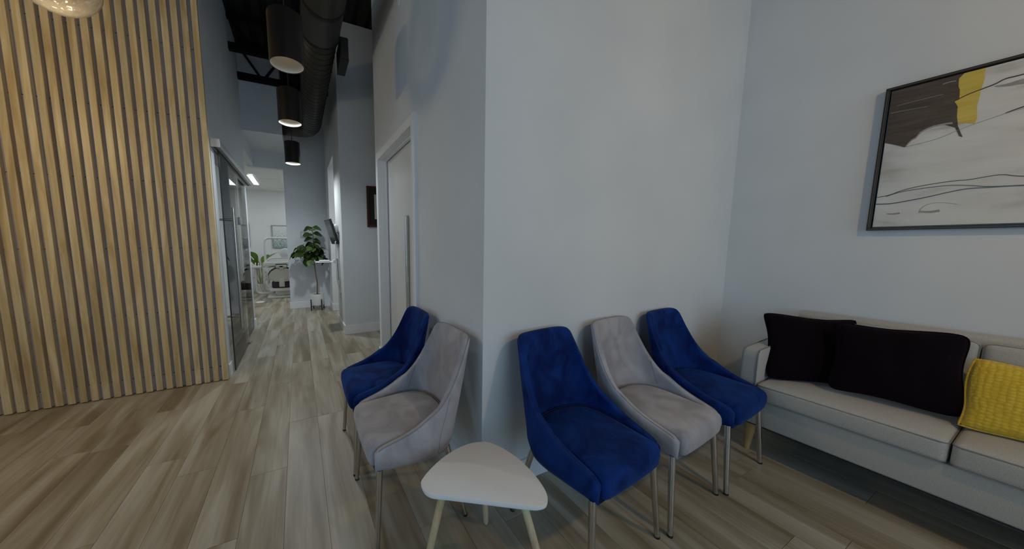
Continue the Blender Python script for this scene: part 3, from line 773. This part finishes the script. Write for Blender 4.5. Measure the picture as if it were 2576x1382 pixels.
ribbon([(.541, 1.516), (.501, 1.524), (.46, 1.544), (.406, 1.558), (.331, 1.567), (.28, 1.567), (.247, 1.572), (.204, 1.575), (.156, 1.559), (.0, 1.53)], (.0028, .0024), 'paint_dark')
ribbon([(.511, 1.517), (.455, 1.538), (.346, 1.548), (.285, 1.540), (.228, 1.526), (.153, 1.52)], (.003, .003), 'paint_slate', .0015)
ribbon([(.541, 1.479), (.492, 1.477), (.436, 1.487), (.383, 1.499), (.334, 1.513), (.283, 1.524), (.227, 1.522), (.152, 1.518), (0, 1.50)], (.005, .003), 'paint_slate', .0020)
ribbon([(.446, 1.811), (.432, 1.834), (.407, 1.849), (.374, 1.853), (.35, 1.850)], (.004, .008), 'paint_white')
ribbon([(.473, 1.772), (.46, 1.798), (.445, 1.809)], (.003, .006), 'paint_white')
ribbon([(.52, 1.995), (.45, 1.998), (.388, 2.0)], (.0014, .0016), 'paint_white')
ribbon([(.536, 1.962), (.479, 1.961), (.426, 1.956)], (.002, .001), 'paint_white')
ribbon([(.395, 2.050), (.375, 2.052), (.36, 2.050)], (.003, .004), 'paint_white')
ribbon([(.402, 1.418), (.398, 1.440), (.385, 1.458), (.36, 1.466), (.33, 1.462), (.30, 1.452)], (.002, .0012), 'paint_taupe', .0012)
ribbon([(.400, 1.425), (.37, 1.421), (.345, 1.426)], (.010, .012), 'paint_taupe', .0008)
ribbon([(.50, 1.422), (.478, 1.420), (.46, 1.423)], (.006, .010), 'paint_taupe', .0006)

# ================================================================== HALL FITTINGS
# ---- spiral duct
DXc, DZc, DR = .268, 3.150, .150
du = thing('spiral_duct', 'black spiral ventilation duct running under the hall ceiling and turning left', 'duct', (DXc, 3.5, DZc))
def D(x, y, z): return (x - DXc, y - 3.5, z - DZc)
path = [D(DXc, 3.12, DZc), D(DXc, 5.55, DZc)]
for a in range(10, 91, 10):
    t = math.radians(a); path.append(D(DXc - .22 * (1 - math.cos(t)), 5.55 + .22 * math.sin(t), DZc))
path.append(D(-.139, 5.77, DZc))
obj('spiral_pipe', tube(path, DR, 36), 'duct', du, True)
hel = []
for i in range(0, 24 * 26):
    a = 2 * PI * i / 24; y = 3.16 + .098 * i / 24
    if y > 5.56: break
    hel.append(D(DXc + (DR + .001) * math.cos(a), y, DZc + (DR + .001) * math.sin(a)))
obj('spiral_seam', tube(hel, .0045, 5), 'duct_seam', du, True)
obj('sleeve', tube([D(DXc, -1.5, DZc), D(DXc, 3.0, DZc), D(DXc, 3.13, DZc)], DR + .012, 36), 'duct', du, 'auto')
for y in (2.05, 2.72, 3.12):
    obj('collar', tube([D(DXc, y, DZc), D(DXc, y + .03, DZc)], DR + .017, 36), 'duct_seam', du, 'auto')
bt = thing('duct_box', 'small black sheet metal box hanging at the right side of the duct', 'box', (.480, 3.36, 2.985))
obj('housing', bx(-.037, .037, -.16, .14, .006, .20, .006, 1), 'duct', bt)
obj('flange', bx(-.039, .039, -.163, .143, 0, .006), 'duct_seam', bt)
# ---- three black cylinder pendants
def cyl_lamp(label, y, x, power):
    zb = 2.385; h = .285; r = .100
    t = thing('cylinder_pendant', label, 'pendant lamp', (x, y, zb), 0, 'black cylinder pendants in a line along the hall')
    obj('shade', lathe([(r - .004, .0), (r, 0), (r, h), (r - .006, h + .004), (0, h + .004), (0, h), (r - .012, h - .002), (r - .004, .004), (r - .004, 0)], 40), 'lamp_black', t, 'auto')
    obj('reflector', lathe([(r - .0045, .003), (r - .010, .10), (r - .045, .17), (.022, .19), (0, .19)], 32), 'lamp_inner', t, True)
    obj('bulb', lathe([(0, .115), (.014, .119), (.022, .133), (.022, .150), (.014, .175), (0, .186)], 16), 'bulb', t, True)
    obj('cord', tube([(0, 0, h + .004), (0, 0, ZD - zb - .035)], .004, 8), 'cord', t)
    obj('canopy', lathe([(0, 0), (.055, 0), (.06, .004), (.06, .03), (0, .03)], 24, (0, 0, ZD - zb - .036)), 'lamp_black', t, 'auto')
    l = bpy.data.lights.new('pendant_light', 'SPOT'); l.energy = power; l.color = (.88, .96, 1.0); l.spot_size = math.radians(166); l.spot_blend = 1.0; l.shadow_soft_size = .05
    lo = bpy.data.objects.new('pendant_light', l); C.objects.link(lo); lo.parent = t; lo.location = (0, 0, .012)
cyl_lamp('black cylinder pendant lamp, nearest and largest of the three in the hall', 2.30, -.008, 2)
cyl_lamp('black cylinder pendant lamp in the middle of the three along the hall', 3.345, -.013, 54)
cyl_lamp('black cylinder pendant lamp, farthest and smallest of the three in the hall', 4.97, -.012, 112)
# twin disc bracket fixed on the deck above the nearest lamp
tw = thing('ceiling_bracket', 'pair of grey round plates on the black ceiling above the nearest pendant', 'bracket', (-0.053, 4.59, ZD))
for dx in (-.09, .07):
    d = obj('disc', lathe([(0, 0), (.07, 0), (.075, .006), (.075, .04), (0, .04)], 24, (dx, 0, -.042)), 'plastic_grey', tw, 'auto')
    obj('screw', lathe([(0, 0), (.010, 0), (.010, .004), (0, .004)], 10, (dx, 0, -.0455)), 'plastic_black', d)
# ---- hammered glass pendant over the slatted wall
gp = thing('glass_pendant', 'hammered clear glass globe pendant lamp before the slatted wall', 'pendant lamp', (-.884, 2.011, 2.413))
prof = []
for i in range(0, 25):
    a = -PI / 2 + (PI * .93) * i / 24; prof.append((.150 * math.cos(a), .150 * math.sin(a)))
prof[0] = (0, -.150)
inner = [(max(0, r - .004), z * (.146 / .150)) for r, z in prof[::-1]]
obj('glass_globe', lathe(prof + inner, 48), 'globe', gp, True)
obj('bulb', lathe([(0, -.05), (.018, -.045), (.03, -.022), (.03, 0), (.02, .03), (.012, .05), (0, .055)], 16), 'bulb', gp, True)
obj('socket', lathe([(0, .05), (.018, .05), (.02, .14), (.045, .145), (.045, .165), (0, .168)], 20), 'lamp_black', gp, 'auto')
obj('cord', tube([(0, 0, .168), (0, 0, ZD - 2.413 - .03)], .004, 8), 'cord', gp)
obj('canopy', lathe([(0, 0), (.06, 0), (.06, .028), (0, .028)], 24, (0, 0, ZD - 2.413 - .030)), 'lamp_black', gp, 'auto')
l = bpy.data.lights.new('globe_light', 'POINT'); l.energy = 7; l.color = (1.0, .76, .48); l.shadow_soft_size = .06
lo = bpy.data.objects.new('globe_light', l); C.objects.link(lo); lo.parent = gp; lo.location = (0, 0, -.075)
# three unseen copies of the pendant, added to light the waiting area and slats
for q, (x, y, lab) in enumerate(((1.75, -.75, 'added unseen glass globe pendant over the far end of the sofa'), (.75, -1.1, 'added unseen glass globe pendant behind the viewer in the waiting room middle'), (-1.80, 2.10, 'added unseen glass globe pendant before the slats, left of the other'))):
    r = dup(gp, (x, y, 2.6 if y < 1 else 2.413), 0, lab)
    for c in r.children:
        if c.type == 'LIGHT': c.data = c.data.copy(); c.data.energy = (94, 8, 84)[q]; c.data.color = ((1.0, .68, .36), (1.0, .76, .48), (1.0, .74, .44))[q]
# ---- white box above the door, its lower corner in view
ex = thing('wall_box', 'white corner of a wall-mounted box high above the sliding door', 'box', (XD, 2.36, 2.995))
ex.rotation_euler = (PI / 4, 0, 0)
obj('housing', bx(-.022, -.001, 0, .24, 0, .24, .004, 2), 'plastic_white', ex, 'auto')
obj('cover', bx(-.026, -.022, .015, .225, .015, .225, .002, 1), 'plastic_white', ex)
# ---- framed certificate on the return wall
cf = thing('framed_certificate', 'red-brown framed certificate with black mat on the recessed wall', 'picture', (1.08, YM, 1.49))
w2, h2 = .205, .556
for b in ((-w2, w2, 0, .035), (-w2, w2, h2 - .035, h2)): obj('frame_rail', bx(b[0], b[1], -.028, -.003, b[2], b[3], .004, 1), 'picture_red', cf)
for b in ((-w2, -w2 + .035), (w2 - .035, w2)): obj('frame_stile', bx(b[0], b[1], -.028, -.003, .035, h2 - .035, .004, 1), 'picture_red', cf)
obj('mat_board', bx(-w2 + .03, w2 - .03, -.014, -.004, .03, h2 - .03), 'picture_mat', cf)
obj('paper', bx(-w2 + .105, w2 - .105, -.0155, -.014, .11, h2 - .11), 'paper', cf)
# ---- light switch on hall end, outlet on the hall right wall
sw = thing('light_switch', 'white light switch plate behind the fig tree', 'light switch', (.085, YF, 1.37))
obj('plate', bx(-.040, .040, -.007, -.001, 0, .120, .003, 1), 'alu', sw)
obj('rocker', bx(-.018, .018, -.010, -.007, .028, .092, .002, 1), 'plastic_white', sw)
ot = thing('wall_outlet', 'white outlet plate low on the hall wall below the monitor', 'outlet', (XM, 4.76, .42))
obj('plate', bx(-.007, -.001, -.040, .040, 0, .120, .003, 1), 'plastic_white', ot)
for z in (.03, .075): obj('socket', bx(-.009, -.007, -.016, .016, z, z + .028, .001, 1), 'plastic_grey', ot)

# ---- wall workstation: monitor on an arm, keyboard tray
ws = thing('wall_workstation', 'wall-mounted black monitor on a white arm and track with cables', 'monitor', (XM, 4.86, .70))
mo = obj('monitor', bx(-.016, .016, -.17, .17, -.185, .185, .006, 2), 'plastic_black', ws, 'auto', (-.085, .02, .735), (0, math.radians(-16), math.radians(8)))
obj('screen', bx(-.0175, -.016, -.158, .158, -.172, .172), 'screen', mo)
obj('rear_housing', bx(.016, .042, -.10, .10, -.14, .11, .012, 2), 'plastic_black', mo, 'auto')
obj('vesa_arm', tube([(-.06, .0, .735), (-.035, -.01, .745), (-.006, -.01, .755)], .013, 10), 'plastic_black', ws, 'auto')
obj('lower_link', tube([(-.055, 0, .63), (-.03, -.01, .60), (-.008, -.01, .67)], .008, 8), 'plastic_black', ws, 'auto')
obj('arm_dome', lathe([(0, -.075), (.03, -.072), (.045, -.05), (.045, .0), (.036, .035), (.018, .058), (0, .064)], 20, (-.03, -.06, .785)), 'plastic_white', ws, True)
obj('wall_track', bx(-.018, -.001, -.09, -.02, -.02, .70, .004, 1), 'plastic_white', ws)
obj('track_slot', bx(-.030, -.018, -.075, -.035, .02, .34, .003, 1), 'plastic_grey', ws)
obj('cable_hook', tube([(-.018, -.10, .60), (-.05, -.12, .585), (-.05, -.12, .55), (-.018, -.10, .52)], .009, 8), 'plastic_white', ws, True)
obj('cable', tube(smooth_path([(-.02, -.055, .66), (-.045, -.075, .50), (-.035, -.06, .30), (-.045, -.07, .05), (-.012, -.055, -.13)], 6), .006, 8), 'plastic_white', ws, True)
kt = thing('keyboard_tray', 'clear and white keyboard tray folded out from the hall wall', 'tray', (XM, 4.86, .985))
obj('tray', bx(-.33, -.085, -.12, .16, 0, .012, .004, 1), 'plastic_white', kt)
obj('tray_lip', bx(-.335, -.330, -.12, .16, 0, .035, .002, 1), 'plastic_white', kt)
obj('keyboard', bx(-.27, -.13, -.09, .13, .012, .032, .004, 1), 'plastic_white', kt)
obj('hinge', tube([(-.06, -.06, .012), (-.06, .09, .012)], .028, 14), 'plastic_white', kt, 'auto')
obj('bracket', bx(-.034, -.0305, -.05, .07, -.01, .05), 'plastic_black', kt)
obj('support', bx(-.0315, -.0185, -.03, .0, -.03, .03), 'plastic_black', kt)

# ---- fiddle-leaf fig in a white pot on an iron stand
FX, FY = .275, 6.28
fp = thing('fiddle_leaf_fig', 'fiddle-leaf fig tree in a round white pot at the hall end', 'plant', (FX, FY, .09))
obj('pot', lathe([(0, .0), (.105, .0), (.118, .012), (.121, .215), (.117, .222), (.108, .215), (.106, .19), (0, .19)], 32), 'pot', fp, 'auto')
obj('soil', lathe([(0, .19), (.107, .19), (.106, .196), (0, .2)], 24), 'soil', fp, True)
tk = smooth_path([(0, 0, .19), (.012, 0, .40), (-.008, 0, .62), (-.02, .0, .80), (-.03, 0, .98), (-.02, .0, 1.30), (-.03, 0, 1.47)], 5)
obj('trunk', tube(tk, [.013 - .008 * i / (len(tk) - 1) for i in range(len(tk))], 10), 'trunk', fp, True)
for i, (a, z0, ln) in enumerate(((2.9, .92, .24), (.25, .90, .22), (3.6, 1.0, .18), (5.6, .97, .16), (1.4, 1.0, .12), (2.5, .84, .16))):
    dx, dy = math.cos(a), math.sin(a)
    obj('branch', tube(smooth_path([(-.027, 0, z0 - .08), (-.03 + dx * ln * .5, dy * ln * .4, z0), (-.03 + dx * ln, dy * ln * .7, z0 + .10)], 4), .005, 7), 'trunk', fp, True)
def leaf_mesh(Lh, Wh, bend, name):
    bm = bmesh.new(); rows = []
    for i in range(9):
        t = i / 8; wv = Wh * (math.sin(PI * min(t * .98 + .02, 1)) ** .7) * (.55 + .60 * t) * (1 if t < .96 else .25)
        y = t * Lh; z = -bend * t * t * Lh
        rows.append([bm.verts.new((s * wv, y, z + .22 * abs(s) * wv + .006 * math.sin(9 * t + 2 * s))) for s in (-1, -.5, 0, .5, 1)])
    for A, B in zip(rows, rows[1:]):
        for j in range(4): bm.faces.new((A[j], A[j + 1], B[j + 1], B[j]))
    geo = bmesh.ops.solidify(bm, geom=bm.faces[:], thickness=.0015)
    add_tube(bm, [(0, -.035, .004), (0, 0, .001), (0, Lh * .5, -bend * .25 * Lh + .002)], .0025, 5)
    me = bpy.data.meshes.new(name); bmesh.ops.recalc_face_normals(bm, faces=bm.faces[:]); bm.to_mesh(me); bm.free()
    for p in me.polygons: p.use_smooth = True
    return me
lm = [leaf_mesh(.16, .068, .35, 'leaf'), leaf_mesh(.13, .060, .7, 'leaf'), leaf_mesh(.18, .078, .5, 'leaf')]
for m_ in lm: m_.materials.append(M['leaf'])
rnd = random.Random(11)
def put_leaf(p, yaw, pitch, roll, k, s=1.0):
    o = bpy.data.objects.new('leaf', lm[k]); C.objects.link(o); o.parent = fp; o.location = p
    o.rotation_euler = (pitch, roll, yaw); o.scale = (s, s, s)
for i in range(58):
    a = rnd.uniform(0, 2 * PI); rr = abs(rnd.gauss(0, .16)); rr = min(rr, .26)
    z = rnd.uniform(.88, 1.20) - .25 * (rr - .1)
    p = (-.03 + rr * math.cos(a) * (1.15 if math.cos(a) < 0 else .62), rr * math.sin(a) * .50 - .03, z)
    put_leaf(p, a - PI / 2 + rnd.uniform(-.5, .5), rnd.uniform(-1.25, .45), rnd.uniform(-.7, .7), rnd.randrange(3), rnd.uniform(.8, 1.1))
for a, z, pt in ((2.9, 1.26, .25), (.2, 1.24, .1), (3.3, 1.33, .4), (.0, 1.36, .2), (1.6, 1.42, .5), (3.0, 1.46, .15), (.1, 1.47, .2), (4.7, 1.44, .3)):
    put_leaf((-.027, 0, z), a - PI / 2, pt - .25, .75 * math.cos(a), 0, 1.05)
sd = thing('plant_stand', 'black iron four-legged stand under the white fig pot', 'plant stand', (FX, FY, 0))
for i in range(4):
    a = PI / 4 + i * PI / 2 - .25
    obj('leg', bx(-.007, .007, -.007, .007, 0, .215, .001, 1), 'iron', sd, None, (.134 * math.cos(a), .134 * math.sin(a), 0), (0, 0, a))
for i in range(2):
    a = PI / 4 + i * PI / 2 - .25
    obj('cross_bar', bx(-.127, .127, -.005, .005, .077 + .004 * i - .004, .0835 + .004 * i - .001), 'iron', sd, None, (0, 0, 0), (0, 0, a))

# ================================================================== TREATMENT ROOM BEYOND
dc = thing('dental_chair', 'grey-beige dental chair with dark brown cushions seen at the end of the hall', 'dental chair', (-.40, 8.17, 0))
def dbx(n, m, x0, x1, y0, y1, z0, z1, b=.01): return obj(n, bx(x0 + .42, x1 + .42, y0 - 8.6, y1 - 8.6, z0, z1, b, 2), m, dc, 'auto')
def dtb(n, m, pts, r, parent=None): return obj(n, tube(smooth_path([(a + .42, b - 8.6, c) for a, b, c in pts], 5), r, 10), m, parent or dc, True)
dbx('base_plate', 'dental_white', -.72, .05, 8.45, 8.95, .0, .045, .02)
dbx('lift_column', 'dental_white', -.52, -.20, 8.55, 8.85, .045, .26, .03)
dbx('seat_frame', 'dental_white', -.66, .02, 8.42, 9.05, .16, .235, .03)
dbx('seat_pad', 'dental_pad', -.62, -.02, 8.45, 9.05, .235, .40, .05)
bk = [(-.27, .0), (-.28, .10), (-.22, .19), (-.12, .25), (0, .262), (.12, .25), (.22, .19), (.28, .10), (.27, .0), (.16, -.06), (0, -.07), (-.16, -.06)]
def back_pan(n, m, y, th, s):
    bm = prism([(a * s, y, b * s + .45) for a, b in bk], (0, 1, 0), th)
    bmesh.ops.bevel(bm, geom=bm.edges[:], offset=.012, segments=2, affect='EDGES'); return obj(n, bm, m, dc, 'auto', (.02, 0, 0))
back_pan('backrest_shell', 'dental_shell', -.22, .035, .96); back_pan('backrest_pad', 'dental_pad', -.184, .07, 1.0).location.z = .022
dbx('headrest_post', 'dental_shell', -.44, -.36, 8.36, 8.40, .66, .76, .008)
dbx('headrest_shell', 'dental_shell', -.51, -.29, 8.36, 8.395, .705, .775, .015); dbx('headrest_pad', 'dental_pad', -.52, -.28, 8.396, 8.47, .71, .80, .025)
dbx('spine_bracket', 'dental_shell', -.46, -.35, 8.34, 8.40, .27, .45, .012)
dtb('arm_rest', 'dental_white', [(-.70, 8.5, .42), (-.71, 8.5, .33), (-.66, 8.5, .25), (-.55, 8.5, .20)], .022)
un = thing('dental_unit', 'ivory dental delivery unit with instrument tray, hoses and lamp pole', 'dental unit', (-.75, 8.35, 0))
def ub(n, m, x0, x1, y0, y1, z0, z1, b=.008, parent=None): return obj(n, bx(x0 + .75, x1 + .75, y0 - 8.35, y1 - 8.35, z0, z1, b, 2), m, parent or un, 'auto')
def ut(n, m, pts, r): return obj(n, tube(smooth_path([(a + .75, b - 8.35, c) for a, b, c in pts], 6), r, 10), m, un, True)
ut('swing_arm', 'dental_white', [(-.92, 8.28, .70), (-.92, 8.28, .40), (-.91, 8.28, .16), (-.84, 8.28, .10), (-.72, 8.28, .10), (-.55, 8.30, .10)], .026)
ub('arm_block', 'dental_white', -.76, -.16, 8.22, 8.34, .73, .83, .02)
cb_ = ub('control_box', 'dental_white', -.78, -.65, 8.22, 8.36, .32, .70, .02)
for z in (.42, .51, .60): obj('button', lathe([(0, 0), (.012, 0), (.012, .004), (0, .004)], 10, (0, 0, 0)), 'plastic_grey', cb_, None, (.035, -.131, z), (PI / 2, 0, 0))
ub('instrument_tray', 'dental_white', -1.13, -.80, 8.18, 8.38, .70, .745, .012)
for x in (-1.05, -.98, -.91, -.85): ut('instrument', 'dental_white', [(x, 8.20, .735), (x, 8.22, .80), (x, 8.24, .815)], .012)
for x in (-.88, -.84, -.81): ut('hose', 'dental_shell', [(x, 8.24, .70), (x + .02, 8.24, .45), (x + .05, 8.26, .22), (x + .10, 8.28, .12)], .008)
ut('lamp_pole', 'dental_white', [(-.715, 8.30, .80), (-.715, 8.30, 1.10), (-.71, 8.30, 1.30), (-.66, 8.30, 1.375), (-.55, 8.30, 1.385), (-.22, 8.30, 1.38)], .024)
ut('light_arm', 'dental_white', [(-.68, 8.36, .86), (-.60, 8.36, .91), (-.45, 8.36, .915), (-.20, 8.36, .915)], .02)
hl = obj('lamp_head', lathe([(0, 0), (.11, 0), (.12, .015), (.105, .04), (.05, .055), (0, .058)], 24), 'plastic_white', un, 'auto', (.455, .03, 1.03), (PI / 2, 0, 0))
obj('lamp_handle', tube([(-.02, -.03, -.004), (.03, -.03, -.004)], .008, 8), 'plastic_grey', hl)
fc = thing('foot_control', 'dental foot control with cable on the floor before the chair', 'foot pedal', (-.80, 7.55, 0))
obj('pedal', lathe([(0, 0), (.085, 0), (.09, .012), (.06, .03), (0, .036)], 20), 'dental_white', fc, 'auto')
obj('cable', tube(smooth_path([(.06, .0, .008), (.18, .05, .008), (.22, .2, .008), (.12, .28, .008)], 6), .006, 8), 'plastic_grey', fc, True)
# banana-leaf plant
bp_ = thing('potted_banana_plant', 'broad-leaved bright green plant behind the dental unit', 'plant', (-.90, 9.05, 0))
obj('pot', lathe([(0, 0), (.10, 0), (.13, .02), (.15, .24), (.14, .25), (.13, .23), (0, .22)], 24), 'pot', bp_, 'auto')
obj('soil', lathe([(0, .221), (.131, .222), (.13, .23), (0, .235)], 20), 'soil', bp_, True)
big = [leaf_mesh(.40, .10, .25, 'leaf'), leaf_mesh(.34, .085, .5, 'leaf')]
for m_ in big: m_.materials.append(M['leaf_bright'])
for i, (a, h, pt, k) in enumerate(((2.9, .74, .95, 0), (3.4, .66, .60, 0), (.2, .82, .8, 0), (2.2, .78, 1.0, 0), (-.4, .62, .5, 1), (2.95, .40, .05, 1), (4.4, .66, .8, 0), (1.2, .75, .8, 0))):
    e = (.10 * math.cos(a), .06 * math.sin(a), h)
    obj('stem', tube(smooth_path([(.02 * math.cos(a), .02 * math.sin(a), .22), (.05 * math.cos(a), .04 * math.sin(a), h * .6), e], 4), .010, 7), 'leaf_bright', bp_, True)
    o = bpy.data.objects.new('leaf', big[k]); C.objects.link(o); o.parent = bp_; o.location = e; o.rotation_euler = (pt, 0, a - PI / 2)
# pictures on the back wall
def art(label, x0, x1, z0, z1):
    t = thing('framed_print', label, 'picture', ((x0 + x1) / 2, 9.55, z0)); w = (x1 - x0) / 2; h = z1 - z0
    for b in ((-w, w, 0, .02), (-w, w, h - .02, h)): obj('frame_rail', bx(b[0], b[1], -.03, -.002, b[2], b[3]), 'alu', t)
    for b in ((-w, -w + .02), (w - .02, w)): obj('frame_stile', bx(b[0], b[1], -.03, -.002, .02, h - .02), 'alu', t)
    obj('print', bx(-w + .02, w - .02, -.02, -.003, .02, h - .02), 'print_teal', t)
art('teal leaf-pattern print on the white wall above the dental chair', -.63, .02, 1.14, 1.75)
art('teal leaf-pattern print glimpsed through the fixed glass panel', -1.75, -1.15, 1.18, 1.80)
# ceiling light panels
def panel(label, x0, x1, y0, y1, z):
    t = thing('ceiling_light_panel', label, 'ceiling light', ((x0 + x1) / 2, (y0 + y1) / 2, z)); w, d = (x1 - x0) / 2, (y1 - y0) / 2
    obj('frame', boxes([(-w, w, -d, -d + .02, -.008, 0), (-w, w, d - .02, d, -.008, 0), (-w, -w + .02, -d + .02, d - .02, -.008, 0), (w - .02, w, -d + .02, d - .02, -.008, 0)]), 'trim', t)
    obj('diffuser', bx(-w + .02, w - .02, -d + .02, d - .02, -.005, -.001), 'panel_light', t)
panel('bright rectangular light panel in the white ceiling beyond the hall', -.89, -.745, 7.42, 8.62, 2.6425)
panel('added unseen light panel over the foot of the dental chair, behind the hall end wall', .0, 1.1, 7.2, 8.9, 2.6425)  # this panel and the next three are unseen, added to brighten the rooms
panel('added unseen light panel over the left part of the treatment room', -2.9, -1.7, 7.2, 8.9, 2.6425)
panel('added unseen light panel just inside the sliding glass door', -2.6, -1.5, 3.8, 4.45, 2.6425)
panel('added unseen light panel over the room behind the glass door', -2.6, -1.5, 4.75, 5.6, 2.6425)
panel('light panel over the side passage behind the hall opening', .75, 1.45, 4.7, 5.9, 2.6195)
# things behind the glass
ck = thing('base_cabinet', 'white base cabinet behind the fixed glass panel', 'cabinet', (-1.78, 9.05, 0))
obj('body', bx(-.30, .30, -.25, .25, .08, .86, .004, 1), 'plastic_white', ck)
obj('plinth', bx(-.28, .28, -.22, .24, 0, .08), 'plastic_grey', ck)
for x in (-.297, .003):
    d = obj('door', bx(x, x + .294, -.268, -.251, .10, .84, .003, 1), 'dental_white', ck); obj('handle', bx(x + .13, x + .16, -.28, -.268, .72, .78), 'steel', d)
ct = obj('worktop', bx(-2.10, -1.46, 8.77, 9.32, .861, .90, .003, 1), 'plastic_grey'); tag(ct, 'grey worktop slab on the white cabinet behind the glass', 'worktop')
dsk = thing('white_desk', 'white desk with panel front behind the sliding glass door', 'desk', (-1.42, 5.35, 0))
obj('top', bx(-.35, .35, -.25, .25, .72, .75, .003, 1), 'plastic_white', dsk); obj('front_panel', bx(-.34, .34, -.24, -.22, .02, .72), 'plastic_white', dsk)
for x in (-.34, .32): obj('side_panel', bx(x, x + .02, -.219, .24, 0, .72), 'plastic_white', dsk)
dup(blue0, (-1.30, 4.62, 0), math.radians(115), 'navy blue chair glimpsed behind the sliding glass door', None)
